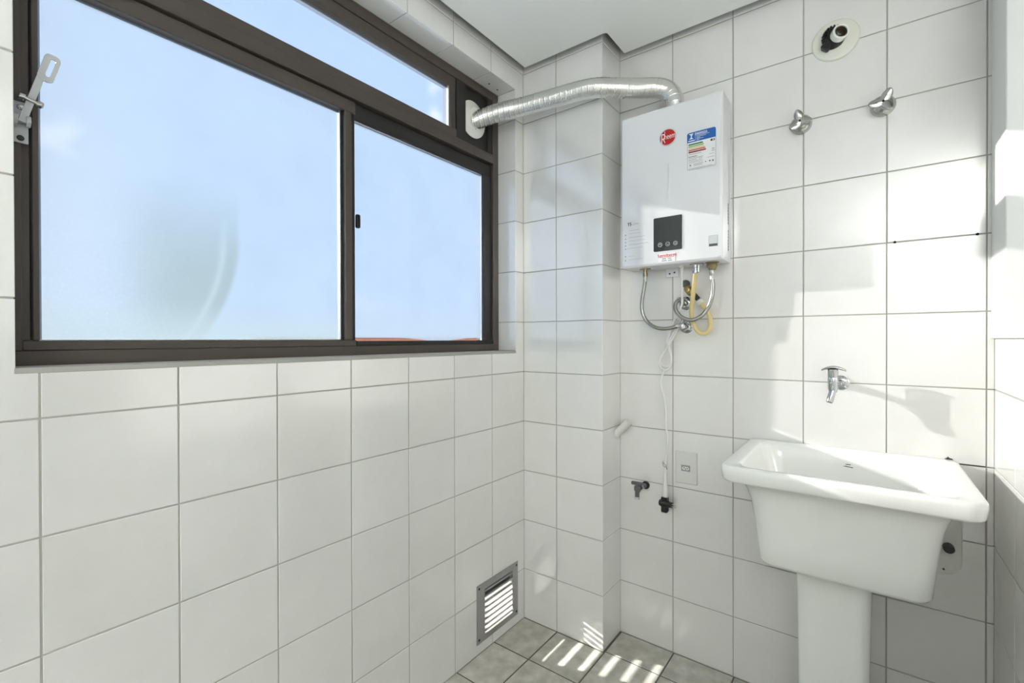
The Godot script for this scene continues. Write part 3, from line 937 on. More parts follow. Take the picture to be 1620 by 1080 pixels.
func plumbing() -> void:
	var grp := "braided water hoses under the heater"
	var t := thing("braided_hose", "braided steel hose curving from the heater's left fitting to the lower wall valve", "hose", grp)
	var mb := MB.new()
	mb.tube(curve([Vector3(0.474, 1.352, 0.060), Vector3(0.470, 1.318, 0.060), Vector3(0.464, 1.285, 0.060), Vector3(0.4605, 1.250, 0.060), Vector3(0.465, 1.221, 0.060), Vector3(0.481, 1.193, 0.060), Vector3(0.509, 1.173, 0.060), Vector3(0.539, 1.167, 0.055), Vector3(0.570, 1.171, 0.050), Vector3(0.590, 1.1775, 0.046)]), 0.0066, 14)
	put("hose", mb, M.braid, t)
	mb = MB.new()
	nut(mb, Vector3(0.474, 1.3690, 0.060), Vector3(0, -1, 0))
	put("nut", mb, M.old_brass, t)
	mb = MB.new()
	sleeve(mb, Vector3(0.474, 1.3550, 0.060), Vector3(-0.03, -1, 0))
	put("crimp_sleeve", mb, M.steel, t)
	mb = MB.new()
	sleeve(mb, Vector3(0.597, 1.1795, 0.045), Vector3(-1, -0.26, 0.1))
	put("crimp_sleeve", mb, M.steel, t)

	t = thing("braided_hose", "braided steel hose curving from the heater's right fitting to the upper wall valve", "hose", grp)
	mb = MB.new()
	mb.tube(curve([Vector3(0.702, 1.330, 0.060), Vector3(0.704, 1.300, 0.060), Vector3(0.700, 1.266, 0.060), Vector3(0.688, 1.234, 0.060), Vector3(0.669, 1.208, 0.066), Vector3(0.643, 1.195, 0.070), Vector3(0.619, 1.198, 0.072), Vector3(0.598, 1.212, 0.072), Vector3(0.584, 1.236, 0.070), Vector3(0.584, 1.256, 0.062), Vector3(0.592, 1.266, 0.050)]), 0.0066, 14)
	put("hose", mb, M.braid, t)
	mb = MB.new()
	nut(mb, Vector3(0.7015, 1.358, 0.060), Vector3(0, -1, 0), 0.0096)
	put("nut", mb, M.steel, t)
	mb = MB.new()
	sleeve(mb, Vector3(0.7017, 1.346, 0.060), Vector3(0.02, -1, 0))
	put("crimp_sleeve", mb, M.steel, t)
	mb = MB.new()
	sleeve(mb, Vector3(0.5985, 1.2668, 0.040), Vector3(-0.7, 0.1, 1))
	put("crimp_sleeve", mb, M.steel, t)

	grp = "chrome wall valves under the heater"
	for k in 2:
		var c: Vector3 = [Vector3(0.6, 1.2565, 0.0), Vector3(0.6015, 1.1745, 0.0)][k]
		t = thing("wall_valve", ["upper chrome wall valve with a round cover plate under the heater", "lower chrome wall valve with a round cover plate under the heater"][k], "valve", grp)
		mb = MB.new()
		mb.lathe([Vector2(0, 0), Vector2(0.0235, 0), Vector2(0.0235, 0.002), Vector2(0.020, 0.006), Vector2(0.012, 0.0095), Vector2(0, 0.0095)], 26, along(c, Vector3(0, 0, 1)))
		put("cover_plate", mb, M.chrome, t)
		mb = MB.new()
		mb.lathe([Vector2(0, 0), Vector2(0.0085, 0), Vector2(0.0085, 0.018), Vector2(0.0105, 0.020), Vector2(0.0105, 0.034), Vector2(0.008, 0.037), Vector2(0, 0.037)], 16, along(c + Vector3(0, 0, 0.006), Vector3(0, 0, 1)))
		nut(mb, c + Vector3(0.003, 0.003 if k == 1 else 0.006, 0.034), Vector3(-1, 0.1, 0.2), 0.0085, 0.012)
		put("valve_body", mb, M.chrome, t)

	t = thing("gas_hose", "yellow translucent gas hose looping below the heater", "gas hose")
	mb = MB.new()
	mb.tube(curve([Vector3(0.6505, 1.352, 0.070), Vector3(0.646, 1.314, 0.066), Vector3(0.637, 1.262, 0.057), Vector3(0.632, 1.226, 0.050), Vector3(0.634, 1.196, 0.045), Vector3(0.648, 1.161, 0.043), Vector3(0.668, 1.149, 0.043), Vector3(0.686, 1.160, 0.041), Vector3(0.691, 1.184, 0.039), Vector3(0.684, 1.214, 0.036), Vector3(0.669, 1.240, 0.034), Vector3(0.6545, 1.259, 0.033)]), 0.0076, 14)
	put("hose", mb, M.gas_hose, t)
	mb = MB.new()
	mb.lathe([Vector2(0, 0), Vector2(0.0105, 0), Vector2(0.0108, 0.010), Vector2(0.0095, 0.013), Vector2(0, 0.013)], 18, along(Vector3(0.6605, 1.2510, 0.0335), Vector3(-0.62, 0.76, 0.04)))
	put("white_collar", mb, M.white_plastic, t)

	t = thing("gas_cock", "brass gas cock on a dark pipe behind the yellow hose", "valve")
	mb = MB.new()
	mb.lathe([Vector2(0, -0.004), Vector2(0.0135, -0.004), Vector2(0.0135, 0.030), Vector2(0, 0.030)], 18, along(Vector3(0.6, 1.325, 0.0), Vector3(0.22, -0.08, 1)))
	put("pipe_end", mb, M.dark_grey, t)
	mb = MB.new()
	mb.lathe([Vector2(0, 0), Vector2(0.0085, 0), Vector2(0.0085, 0.026), Vector2(0, 0.026)], 16, along(Vector3(0.634, 1.286, 0.0365), Vector3(0.62, -0.76, -0.08)))
	put("pipe", mb, M.dark_grey, t)
	mb = MB.new()
	mb.lathe([Vector2(0, -0.016), Vector2(0.011, -0.016), Vector2(0.0135, -0.010), Vector2(0.0135, 0.010), Vector2(0.011, 0.016), Vector2(0, 0.016)], 16, along(Vector3(0.622, 1.297, 0.039), Vector3(0.62, -0.76, 0.1)))
	mb.lathe([Vector2(0, 0), Vector2(0.008, 0), Vector2(0.008, 0.012), Vector2(0.004, 0.0135), Vector2(0.004, 0.016), Vector2(0, 0.016)], 14, along(Vector3(0.622, 1.297, 0.046), Vector3(-0.1, 0.1, 1)))
	put("brass_body", mb, M.brass, t)

func cord() -> void:
	var t := thing("power_cord", "white power cord tied in a bundle and hanging below the heater", "cord")
	var mb := MB.new()
	# down from the gland behind the hoses, through the bundle, on down to the plug
	mb.tube(curve([Vector3(0.603, 1.366, 0.060), Vector3(0.602, 1.33, 0.056), Vector3(0.602, 1.295, 0.056), Vector3(0.603, 1.26, 0.058), Vector3(0.599, 1.243, 0.056), Vector3(0.588, 1.225, 0.050), Vector3(0.570, 1.198, 0.036), Vector3(0.552, 1.155, 0.026), Vector3(0.540, 1.110, 0.024), Vector3(0.534, 1.096, 0.024)]), 0.0034, 10)
	# bundle: two long loops squeezed by a tie
	mb.tube(curve([Vector3(0.590, 1.206, 0.030), Vector3(0.574, 1.175, 0.027), Vector3(0.556, 1.138, 0.026), Vector3(0.542, 1.106, 0.026), Vector3(0.527, 1.080, 0.026), Vector3(0.515, 1.055, 0.026), Vector3(0.515, 1.034, 0.026), Vector3(0.527, 1.022, 0.026), Vector3(0.541, 1.023, 0.026), Vector3(0.553, 1.036, 0.026), Vector3(0.556, 1.062, 0.026), Vector3(0.551, 1.092, 0.026), Vector3(0.549, 1.110, 0.026), Vector3(0.562, 1.134, 0.028), Vector3(0.580, 1.168, 0.030), Vector3(0.596, 1.196, 0.032)]), 0.0034, 10)
	mb.tube(curve([Vector3(0.580, 1.202, 0.024), Vector3(0.563, 1.172, 0.022), Vector3(0.546, 1.140, 0.020), Vector3(0.538, 1.106, 0.020), Vector3(0.521, 1.078, 0.020), Vector3(0.513, 1.052, 0.020), Vector3(0.520, 1.037, 0.020), Vector3(0.537, 1.033, 0.020), Vector3(0.549, 1.041, 0.020), Vector3(0.5515, 1.065, 0.020), Vector3(0.546, 1.094, 0.020), Vector3(0.546, 1.112, 0.020), Vector3(0.556, 1.140, 0.022), Vector3(0.572, 1.176, 0.024), Vector3(0.586, 1.200, 0.026)]), 0.0034, 10)
	mb.tube(curve([Vector3(0.546, 1.163, 0.020), Vector3(0.540, 1.135, 0.022), Vector3(0.540, 1.104, 0.024)]), 0.0034, 10)
	put("bundle", mb, M.cable, t)
	mb = MB.new()
	mb.tube(curve([Vector3(0.534, 1.024, 0.024), Vector3(0.527, 1.010, 0.026), Vector3(0.5185, 0.981, 0.028), Vector3(0.523, 0.952, 0.028), Vector3(0.532, 0.914, 0.028), Vector3(0.536, 0.874, 0.028), Vector3(0.536, 0.824, 0.028), Vector3(0.542, 0.784, 0.029), Vector3(0.541, 0.730, 0.030), Vector3(0.538, 0.682, 0.030), Vector3(0.536, 0.640, 0.030)]), 0.0034, 10)
	put("cable", mb, M.cable, t)
	mb = MB.new()
	mb.lathe([Vector2(0, -0.002), Vector2(0.0095, -0.002), Vector2(0.0105, 0.0), Vector2(0.0095, 0.002), Vector2(0, 0.002)], 14, along(Vector3(0.544, 1.108, 0.024), Vector3(0.3, 1, 0)))
	put("cable_tie", mb, M.cable, t)
	mb = MB.new()
	mb.tube(curve([Vector3(0.528, 0.694, 0.034), Vector3(0.531, 0.681, 0.038), Vector3(0.538, 0.676, 0.039), Vector3(0.542, 0.684, 0.036)], 0.002), 0.0017, 8)
	mb.tube(curve([Vector3(0.531, 0.690, 0.036), Vector3(0.541, 0.678, 0.038), Vector3(0.543, 0.668, 0.036)], 0.002), 0.0016, 8)
	put("wire_clip", mb, M.satin_chrome, t)
	mb = MB.new()
	mb.lathe([Vector2(0, 0.0), Vector2(0.0043, 0.0), Vector2(0.0056, -0.022), Vector2(0.0075, -0.040), Vector2(0.0098, -0.056), Vector2(0.0108, -0.072), Vector2(0.0106, -0.085), Vector2(0, -0.085)], 18, Transform3D(Basis.from_scale(Vector3(1, 1, 0.8)), Vector3(0.5355, 0.652, 0.030)))
	put("plug", mb, M.cable, t)

	var a := thing("plug_adapter", "black plug adapter hanging on the end of the white cord", "adapter")
	mb = MB.new()
	mb.box(Vector3(0.5335, 0.5395, 0.030), Vector3(0.0225, 0.054, 0.020), 0.002)
	mb.lathe([Vector2(0, -0.018), Vector2(0.012, -0.018), Vector2(0.0135, -0.012), Vector2(0.0135, 0.010), Vector2(0.0105, 0.016), Vector2(0.0095, 0.0285), Vector2(0, 0.0285)], 18, along(Vector3(0.5335, 0.5425, 0.030), Vector3(1, 0.03, 0.25)))
	put("adapter_body", mb, M.black, a)
	var pin := MB.new()
	pin.lathe([Vector2(0, 0), Vector2(0.0020, 0), Vector2(0.0020, 0.016), Vector2(0.001, 0.018), Vector2(0, 0.018)], 10)
	for k in 2:
		put("pin", pin, M.steel, a).transform = along(Vector3(0.5600, 0.5462 - 0.007 * k, 0.036 + 0.001 * k), Vector3(1, 0.03, 0.25))

# ---------------------------------------------------------------- small fittings on the walls
func fittings() -> void:
	# power outlet
	var t := thing("wall_outlet", "ivory rectangular wall plate with one three-pin outlet", "outlet")
	var mb := MB.new()
	mb.prism(rpoly(0.6005, 0.6755, 0.0375, 0.0565, 0.003), 0.0, 0.007, 0.0022)
	put("plate", mb, M.ivory_plastic, t)
	mb = MB.new()
	mb.prism(rect(0.5845, 0.6640, 0.6150, 0.6855), 0.006, 0.0084, 0.0006)
	var sk := put("outlet_insert", mb, M.label_grey, t)
	mb = MB.new()
	var hexa := PackedVector2Array([Vector2(0.5870, 0.6740), Vector2(0.5905, 0.6685), Vector2(0.6085, 0.6685), Vector2(0.6125, 0.6740), Vector2(0.6085, 0.6800), Vector2(0.5905, 0.6800)])
	mb.prism(hexa, 0.0080, 0.0092, 0.0005)
	put("outlet_face", mb, M.ivory_plastic, sk)
	mb = MB.new()
	for p in [Vector2(0.5945, 0.6762), Vector2(0.6000, 0.6725), Vector2(0.6060, 0.6745)]:
		mb.lathe([Vector2(0, -0.001), Vector2(0.0017, -0.001), Vector2(0.0017, 0.0004), Vector2(0, 0.0004)], 10, along(Vector3(p.x, p.y, 0.0092), Vector3(0, 0, 1)))
	put("pin_hole", mb, M.hole, sk)

	# grey angle tap
	t = thing("angle_tap", "small dark grey plastic tap low on the back wall beside the pillar", "tap")
	mb = MB.new()
	mb.lathe([Vector2(0, 0), Vector2(0.0145, 0), Vector2(0.0145, 0.006), Vector2(0.012, 0.010), Vector2(0, 0.010)], 24, along(Vector3(0.4525, 0.5865, 0.0), Vector3(0, 0, 1)))
	put("flange", mb, M.black, t)
	mb = MB.new()
	mb.lathe([Vector2(0, 0), Vector2(0.0085, 0), Vector2(0.0085, 0.036), Vector2(0, 0.036)], 16, along(Vector3(0.4525, 0.5865, 0.006), Vector3(-0.12, 0, 1)))
	mb.lathe([Vector2(0, -0.013), Vector2(0.0085, -0.012), Vector2(0.0125, -0.004), Vector2(0.0125, 0.005), Vector2(0.009, 0.011), Vector2(0, 0.012)], 20, along(Vector3(0.4405, 0.5835, 0.052), Vector3(0, 1, 0)))
	mb.box(Vector3(0.4375, 0.6015, 0.048), Vector3(0.042, 0.011, 0.013), 0.002)
	mb.lathe([Vector2(0, 0), Vector2(0.008, 0), Vector2(0.008, -0.022), Vector2(0, -0.022)], 16, Transform3D(Basis.IDENTITY, Vector3(0.4395, 0.5745, 0.053)))
	put("tap_body", mb, M.grey_plastic, t)
	mb = MB.new()
	mb.lathe([Vector2(0, 0), Vector2(0.0088, 0), Vector2(0.0092, -0.009), Vector2(0, -0.009)], 18, Transform3D(Basis.IDENTITY, Vector3(0.4395, 0.5545, 0.053)))
	put("spout_ring", mb, M.label_pale, t)
	mb = MB.new()
	mb.lathe([Vector2(0, 0), Vector2(0.0092, 0), Vector2(0.0092, 0.004), Vector2(0, 0.004)], 18, along(Vector3(0.4487, 0.5862, 0.036), Vector3(-0.12, 0, 1)))
	put("ring", mb, M.label_pale, t)

	# cut pipe end in the corner of the pillar
	t = thing("pipe_stub", "short cut white pipe stub poking out of the pillar's edge", "pipe")
	mb = MB.new()
	var d := Vector3(0.70, 0.70, -0.05).normalized()
	var X := along(Vector3(0.3490, 0.7690, 0.040), d)
	mb.lathe([Vector2(0, 0.0), Vector2(0.0145, 0.0), Vector2(0.0145, 0.074), Vector2(0.0118, 0.074), Vector2(0.0118, 0.030), Vector2(0, 0.030)], 22, X)
	put("pipe", mb, M.white_plastic, t)
	mb = MB.new()
	mb.lathe([Vector2(0, 0.0305), Vector2(0.0116, 0.0305), Vector2(0.0116, 0.033), Vector2(0, 0.033)], 18, X)
	put("pipe_inside", mb, M.dark_grey, t)

	# shut-off handles
	var grp := "chrome shut-off handles high on the back wall"
	for k in 2:
		var c: Vector3 = [Vector3(0.9465, 1.7885, 0.0), Vector3(1.1435, 1.7865, 0.0)][k]
		t = thing("shutoff_valve", ["chrome three-winged shut-off handle nearer the heater, low left of the bare lamp socket", "chrome three-winged shut-off handle nearer the right edge, below the bare lamp socket"][k], "valve", grp)
		mb = MB.new()
		mb.lathe([Vector2(0, 0), Vector2(0.0290, 0), Vector2(0.0295, 0.003), Vector2(0.0285, 0.009), Vector2(0.0245, 0.017), Vector2(0.0180, 0.0235), Vector2(0.0125, 0.0265), Vector2(0, 0.0265)], 36, along(c, Vector3(0, 0, 1)))
		put("bell", mb, M.satin_chrome, t)
		mb = MB.new()
		var tips: Array = [[1.80, 3.82, 5.98], [1.07, 3.27, 5.27]][k]
		var hubz := 0.031
		# three wings, thick at the hub, rising and thinning to the tips
		var rings := []
		var N := 60
		for lv in 6:
			var ring := PackedVector3Array()
			for i in N:
				var a := TAU * i / N
				var rad := 0.0098
				var lift := 0.0
				for w in tips:
					var da := absf(wrapf(a - w, -PI, PI))
					var lobe := exp(-pow(da / 0.78, 1.7))
					rad = maxf(rad, 0.0085 + 0.0252 * lobe)
					lift = maxf(lift, lobe)
				var f: float = [0.45, 0.94, 1.0, 1.0, 0.92, 0.4][lv]
				var zz: float = [0.0, 0.0005, 0.0025, 0.0050, 0.0075, 0.0085][lv]
				var up := lift * lift * 0.010 * f
				ring.append(c + Vector3(cos(a) * rad * f, sin(a) * rad * f, hubz + zz * (1.0 - 0.35 * lift) + up))
			rings.append(ring)
		mb.loft(rings, true, true, 9.0)
		mb.lathe([Vector2(0, 0), Vector2(0.0098, 0), Vector2(0.0098, 0.012), Vector2(0, 0.012)], 18, along(c + Vector3(0, 0, 0.022), Vector3(0, 0, 1)))
		put("handle", mb, M.satin_chrome, t)
		mb = MB.new()
		mb.lathe([Vector2(0, 0), Vector2(0.0030, 0), Vector2(0.0030, 0.002), Vector2(0, 0.002)], 12, along(c + Vector3(0, 0, hubz + 0.0078), Vector3(0, 0, 1)))
		put("screw", mb, M.hole, t)

	# bare lamp socket on a round plate
	t = thing("lamp_holder", "bare bulb socket on a round cream plate high on the back wall", "lamp holder")
	mb = MB.new()
	mb.lathe([Vector2(0, 0), Vector2(0.0590, 0), Vector2(0.0592, 0.004), Vector2(0.0570, 0.0075), Vector2(0.050, 0.0095), Vector2(0, 0.0125)], 56, along(Vector3(1.0335, 2.0145, 0.0), Vector3(0, 0, 1)))
	put("plate", mb, M.lamp_plate, t)
	mb = MB.new()
	var ax := Vector3(0.46, 0.04, 0.88).normalized()
	var base := Vector3(1.030, 2.0125, 0.008)
	var back := base + Vector3(-0.0045, 0.002, 0)
	mb.lathe([Vector2(0, 0), Vector2(0.0290, 0), Vector2(0.0290, 0.012), Vector2(0.0240, 0.022), Vector2(0, 0.022)], 26, along(back, ax))
	mb.box(Vector3.ZERO, Vector3(0.022, 0.034, 0.022), 0.003, Transform3D(Basis(Vector3(0, 0, 1), -0.75), Vector3(1.0160, 1.9985, 0.021)))
	for i in 9:     # clips of the connector round the ring
		var a := 1.6 + i * 0.30
		var u := along(back, ax)
		mb.box(Vector3(0, 0, 0), Vector3(0.006, 0.018, 0.004), 0.0008, u * Transform3D(Basis(Vector3.UP, -a), Vector3(cos(a) * 0.0295, 0.014, sin(a) * 0.0295)))
	put("connector", mb, M.black, t)
	mb = MB.new()
	mb.lathe([Vector2(0, 0.014), Vector2(0.0190, 0.014), Vector2(0.0212, 0.024), Vector2(0.0215, 0.040), Vector2(0.0195, 0.0425), Vector2(0.0168, 0.0415), Vector2(0.0155, 0.0200), Vector2(0, 0.0200)], 36, along(base, ax))
	var ring := put("socket_ring", mb, M.porcelain, t)
	mb = MB.new()
	mb.lathe([Vector2(0, 0.0202), Vector2(0.0153, 0.0202), Vector2(0.0158, 0.039), Vector2(0.0148, 0.039), Vector2(0.0138, 0.0225), Vector2(0, 0.0225)], 28, along(base, ax))
	put("socket_lining", mb, M.socket_inside, ring)
	mb = MB.new()
	mb.lathe([Vector2(0, 0.0225), Vector2(0.0062, 0.0225), Vector2(0.0055, 0.029), Vector2(0, 0.030)], 16, along(base, ax))
	put("contact", mb, M.satin_chrome, ring)

	# oval plate behind the sink
	t = thing("wall_plate", "rounded white wall plate with a dark knob behind the sink's right side", "wall plate")
	mb = MB.new()
	mb.prism(rpoly(1.2640, 0.5950, 0.0440, 0.0930, 0.042), 0.0, 0.009, 0.003)
	put("plate", mb, M.white_plastic, t)
	mb = MB.new()
	mb.lathe([Vector2(0, 0), Vector2(0.0120, 0), Vector2(0.0115, 0.018), Vector2(0.008, 0.022), Vector2(0, 0.022)], 18, along(Vector3(1.2800, 0.5790, 0.008), Vector3(0, 0, 1)))
	put("knob", mb, M.dark_grey, t)
	mb = MB.new()
	mb.lathe([Vector2(0, 0), Vector2(0.003, 0), Vector2(0.0025, 0.0015), Vector2(0, 0.0015)], 10, along(Vector3(1.2710, 0.5180, 0.0088), Vector3(0, 0, 1)))
	put("screw", mb, M.grey_plastic, t)

# ---------------------------------------------------------------- sink
func sink() -> void:
	var t := thing("laundry_sink", "white ceramic laundry sink fixed to the back wall", "sink")
	var cx := 1.0525
	var rings := []
	# outside, from the bottom up: body, flare, underside and edge of the rim, then down the inside
	for r in [[0.545, 0.170, 0.145, 0.165, 0.03], [0.536, 0.160, 0.150, 0.150, 0.03]]:
		pass
	var add := func(y: float, hx: float, zfront: float, zback: float, rad: float):
		rings.append(rrect(cx, (zfront + zback) / 2, hx, (zfront - zback) / 2, rad, y, 7))
	add.call(0.538, 0.140, 0.285, 0.030, 0.03)
	add.call(0.5385, 0.158, 0.312, 0.014, 0.035)
	add.call(0.543, 0.168, 0.325, 0.006, 0.038)
	add.call(0.553, 0.1735, 0.331, 0.003, 0.040)
	add.call(0.60, 0.1775, 0.338, 0.002, 0.042)
	add.call(0.66, 0.1830, 0.348, 0.002, 0.044)
	add.call(0.71, 0.1900, 0.358, 0.002, 0.045)
	add.call(0.74, 0.1985, 0.368, 0.002, 0.045)
	add.call(0.757, 0.2065, 0.378, 0.002, 0.045)
	add.call(0.7655, 0.2150, 0.388, 0.002, 0.045)
	add.call(0.7672, 0.2360, 0.409, 0.002, 0.030)
	add.call(0.7690, 0.2410, 0.4145, 0.002, 0.032)
	add.call(0.7740, 0.2445, 0.4185, 0.002, 0.033)
	add.call(0.7960, 0.2470, 0.4220, 0.002, 0.034)
	add.call(0.8055, 0.2464, 0.4214, 0.002, 0.034)
	add.call(0.8088, 0.2436, 0.4186, 0.004, 0.033)
	add.call(0.8095, 0.2390, 0.4140, 0.008, 0.031)
	add.call(0.8085, 0.2130, 0.3980, 0.034, 0.042)
	add.call(0.8060, 0.2080, 0.3945, 0.038, 0.042)
	add.call(0.7980, 0.2040, 0.3900, 0.042, 0.044)
	add.call(0.7700, 0.1930, 0.3760, 0.048, 0.050)
	add.call(0.7000, 0.1760, 0.3500, 0.052, 0.058)
	add.call(0.6200, 0.1600, 0.3250, 0.056, 0.062)
	add.call(0.5800, 0.1480, 0.3100, 0.062, 0.062)
	add.call(0.5620, 0.1250, 0.2850, 0.080, 0.060)
	add.call(0.5570, 0.0700, 0.2300, 0.130, 0.048)
	var mb := MB.new()
	mb.loft(rings, true, true, 9.0)
	put("basin", mb, M.porcelain, t)
	# maker's mark: two short dark strokes printed under the back rim
	mb = MB.new()
	mb.box(Vector3(1.066, 0.7715, 0.0485), Vector3(0.012, 0.0020, 0.0006))
	mb.prism(PackedVector2Array([Vector2(1.0530, 0.7650), Vector2(1.0600, 0.7672), Vector2(1.0680, 0.7658), Vector2(1.0770, 0.7650), Vector2(1.0770, 0.7628), Vector2(1.0660, 0.7640), Vector2(1.0600, 0.7648)]), 0.0482, 0.0488)
	put("maker_mark", mb, M.label_dark, t)
	mb = MB.new()
	mb.lathe([Vector2(0, 0), Vector2(0.022, 0), Vector2(0.022, 0.002), Vector2(0.016, 0.0032), Vector2(0, 0.002)], 24, Transform3D(Basis.IDENTITY, Vector3(cx, 0.5568, 0.18)))
	put("drain", mb, M.satin_chrome, t)

	t = thing("sink_pedestal", "white ceramic pedestal column under the laundry sink", "pedestal")
	rings = []
	for r in [[0.0, 0.083, 0.262], [0.010, 0.082, 0.262], [0.10, 0.0755, 0.256], [0.30, 0.0765, 0.258], [0.45, 0.0790, 0.262], [0.5375, 0.0815, 0.266]]:
		rings.append(rrect(1.0385, r[2] - 0.105, r[1], 0.105, 0.028, r[0], 7))
	mb = MB.new()
	mb.loft(rings, true, true, 9.0)
	put("column", mb, M.porcelain, t)

	t = thing("sink_faucet", "small chrome wall faucet with a curved lever above the sink", "faucet")
	mb = MB.new()
	mb.lathe([Vector2(0, 0), Vector2(0.0215, 0), Vector2(0.0215, 0.003), Vector2(0.017, 0.007), Vector2(0.010, 0.009), Vector2(0, 0.009)], 28, along(Vector3(1.047, 1.0005, 0.0), Vector3(0, 0, 1)))
	put("escutcheon", mb, M.chrome, t)
	mb = MB.new()
	mb.lathe([Vector2(0, 0), Vector2(0.0105, 0), Vector2(0.0105, 0.020), Vector2(0.0085, 0.022), Vector2(0.0085, 0.058), Vector2(0, 0.058)], 18, along(Vector3(1.047, 1.0005, 0.006), Vector3(-0.30, 0.0, 1)))
	var c := Vector3(1.0305, 0, 0.062)
	mb.lathe([Vector2(0, 0.975), Vector2(0.0095, 0.977), Vector2(0.0128, 0.988), Vector2(0.0130, 1.0175), Vector2(0.0126, 1.0185), Vector2(0.0126, 1.0195), Vector2(0.0130, 1.0205), Vector2(0.0130, 1.043), Vector2(0, 1.044)], 24, Transform3D(Basis.IDENTITY, c))
	mb.tube(curve([c + Vector3(0, 0.984, 0.002), c + Vector3(-0.003, 0.970, 0.006), c + Vector3(-0.006, 0.957, 0.009), c + Vector3(-0.0075, 0.950, 0.010)], 0.003), 0.0088, 16)
	put("body", mb, M.chrome, t)
	mb = MB.new()
	mb.lathe([Vector2(0, 0), Vector2(0.0072, 0), Vector2(0.0072, 0.0022), Vector2(0, 0.0022)], 14, along(c + Vector3(-0.0076, 0.9496, 0.010), Vector3(-0.25, -1, 0.1)))
	put("aerator", mb, M.dark_grey, t)
	# lever: a bar bowed over the top of the body
	rings = []
	for i in 15:
		var s := i / 14.0 * 2.0 - 1.0
		var y := 1.0485 - 0.0085 * s * s
		var thick := 0.0050 - 0.0022 * s * s
		var half := 0.0105 - 0.0020 * s * s
		var x := s * 0.0295
		var ring := PackedVector3Array()
		for k in 12:
			var a := TAU * k / 12.0
			ring.append(c + Vector3(x + 0.002, y + sin(a) * thick, cos(a) * half))
		rings.append(ring)
	mb = MB.new()
	mb.loft(rings, true, true, 9.0)
	put("lever", mb, M.chrome, t)

# ---------------------------------------------------------------- beyond the window, and the added fill lights behind the viewer
func outside() -> void:
	var gm := MB.new()
	gm.box(Vector3(-120.5, -7.0, -20), Vector3(240, 1.0, 400))
	struct("ground", "pale ground far below the window", "ground", gm, mat("ground_paving", Color8(152, 152, 142), 0.95))
	var t := thing("house", "neighbouring house roof with orange clay tiles just visible along the right pane's bottom edge", "house")
	var mb := MB.new()
	mb.box(Vector3(-23, -3.0, -20.0), Vector3(5.6, 6.6, 20.0))
	put("wall", mb, M.house_wall, t)
	mb = MB.new()
	var rows := 9
	for side in [-1.0, 1.0]:
		for k in rows:     # courses of tiles stepping down from the ridge
			var p := Vector3(-23 + side * (0.18 + k * 0.36), 1.19 - k * 0.075, -20.0)
			mb.box(Vector3.ZERO, Vector3(0.42, 0.05, 20.6), 0.01, Transform3D(Basis(Vector3(0, 0, 1), -side * 0.16), p))
	put("roof", mb, M.roof_tile, t)
	for k in 14:
		mb = MB.new()
		var z := -29.2 + k * 1.45
		mb.tube(PackedVector3Array([Vector3(-23, 1.17, z), Vector3(-23, 1.18, z + 0.75), Vector3(-23, 1.19, z + 1.5)]), 0.12, 10)
		put("ridge_tile", mb, M.roof_tile, t)

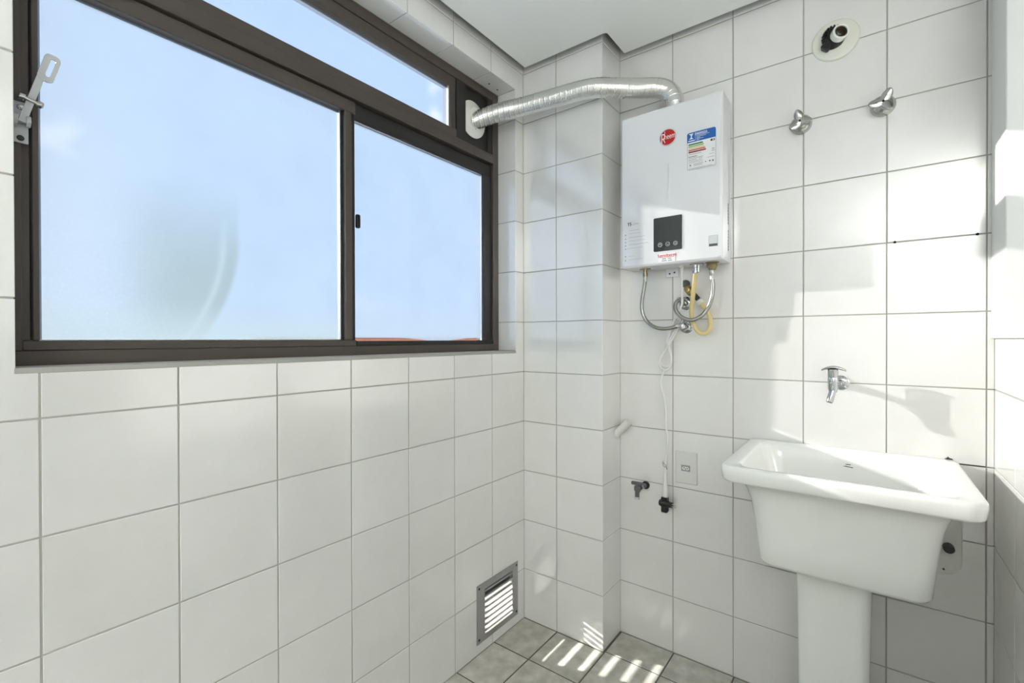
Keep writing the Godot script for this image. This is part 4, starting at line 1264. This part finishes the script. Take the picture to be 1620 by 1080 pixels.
func fill_lamps() -> void:  # unseen fill lights added to brighten the corner
	var m := mat("fill_glow", Color.WHITE, 0.6)
	m.emission_enabled = true
	m.emission = FILL_COLOR
	m.emission_energy_multiplier = 1.5
	for k in 2:
		var c := Vector3(2.05, 1.70, 3.7) if k == 1 else Vector3(2.05, 0.93, 2.1)
		var t := thing("added_hanging_lamp" if k == 1 else "added_pedestal_lamp", "added wide white fill lamp hung unseen behind the viewer, shining upwards" if k == 1 else "added low white fill lamp on a stand, unseen beyond the half-height wall, shining upwards", "lamp")
		var mb := MB.new()
		mb.box(c, Vector3(0.94, 0.028, 0.94), 0.004)
		put("fill_frame", mb, M.white_plastic, t)
		if k == 0:
			mb = MB.new()
			mb.lathe([Vector2(0, 0.0061), Vector2(0.28, 0.0061), Vector2(0.28, 0.03), Vector2(0.04, 0.04), Vector2(0.03, 0.90), Vector2(0.2, 0.916), Vector2(0, 0.916)], 24, Transform3D(Basis.IDENTITY, Vector3(c.x, 0, c.z)))
			put("stand", mb, M.white_plastic, t)
		else:
			for sx in [-0.4, 0.4]:
				mb = MB.new()
				mb.tube(PackedVector3Array([c + Vector3(sx, 0, 0), Vector3(c.x + sx, 2.21, c.z)]), 0.004, 8)
				put("hanger", mb, M.white_plastic, t)
		mb = MB.new()
		mb.box(c + Vector3(0, 0.015, 0), Vector3(0.9, 0.004, 0.9), 0.001)
		put("fill_diffuser", mb, m, t)
		var l := AreaLight3D.new()
		l.name = "fill_light"
		l.area_size = Vector2(0.9, 0.9)
		l.light_color = FILL_COLOR
		l.light_energy = FILL_UP if k == 1 else FILL_LOW
		l.area_normalize_energy = true
		l.set("area_range", 12.0)
		l.set("area_attenuation", 2.0)
		l.shadow_enabled = true
		l.transform = Transform3D(Basis(Vector3.RIGHT, PI / 2), c + Vector3(0, 0.024, 0))
		t.add_child(l, true)

const FILL_COLOR := Color(0.975, 0.985, 1.0)
const FILL_UP := 13.0
const FILL_LOW := 1.4

func _ready() -> void:
	rng.seed = 11
	# camera
	var cam := Camera3D.new()
	cam.name = "camera"
	cam.fov = 72.4525
	cam.near = 0.02
	cam.far = 400.0
	cam.transform = Transform3D(Basis(Vector3(0.79707334, -0.00230131, -0.60387813), Vector3(-0.00105966, 0.99998587, -0.00520949), Vector3(0.60388158, 0.00479225, 0.79705964)), Vector3(1.10387, 1.13128, 1.68639))
	add_child(cam)
	cam.current = true
	# sky, exposure
	var env := Environment.new()
	env.background_mode = Environment.BG_SKY
	var sky := Sky.new()
	var pano := PanoramaSkyMaterial.new()
	pano.panorama = sky_picture()
	sky.sky_material = pano
	env.sky = sky
	env.background_energy_multiplier = 1.0
	env.tonemap_mode = Environment.TONE_MAPPER_LINEAR
	env.tonemap_exposure = 0.92
	env.sdfgi_enabled = true
	env.ssao_enabled = true
	env.ssil_enabled = true
	var we := WorldEnvironment.new()
	we.name = "environment"
	we.environment = env
	add_child(we)
	# sun, low over the left, shining in through window and vent
	var sun := DirectionalLight3D.new()
	sun.name = "sun"
	sun.light_energy = 8.0
	sun.light_color = Color(1.0, 0.99, 0.975)
	sun.light_angular_distance = 0.6
	sun.shadow_enabled = true
	sun.look_at_from_position(Vector3.ZERO, SUN, Vector3.UP)
	add_child(sun)

	materials()
	room()
	window()
	fill_lamps()
	outside()
	vent_grille()
	heater()
	duct()
	plumbing()
	cord()
	fittings()
	sink()
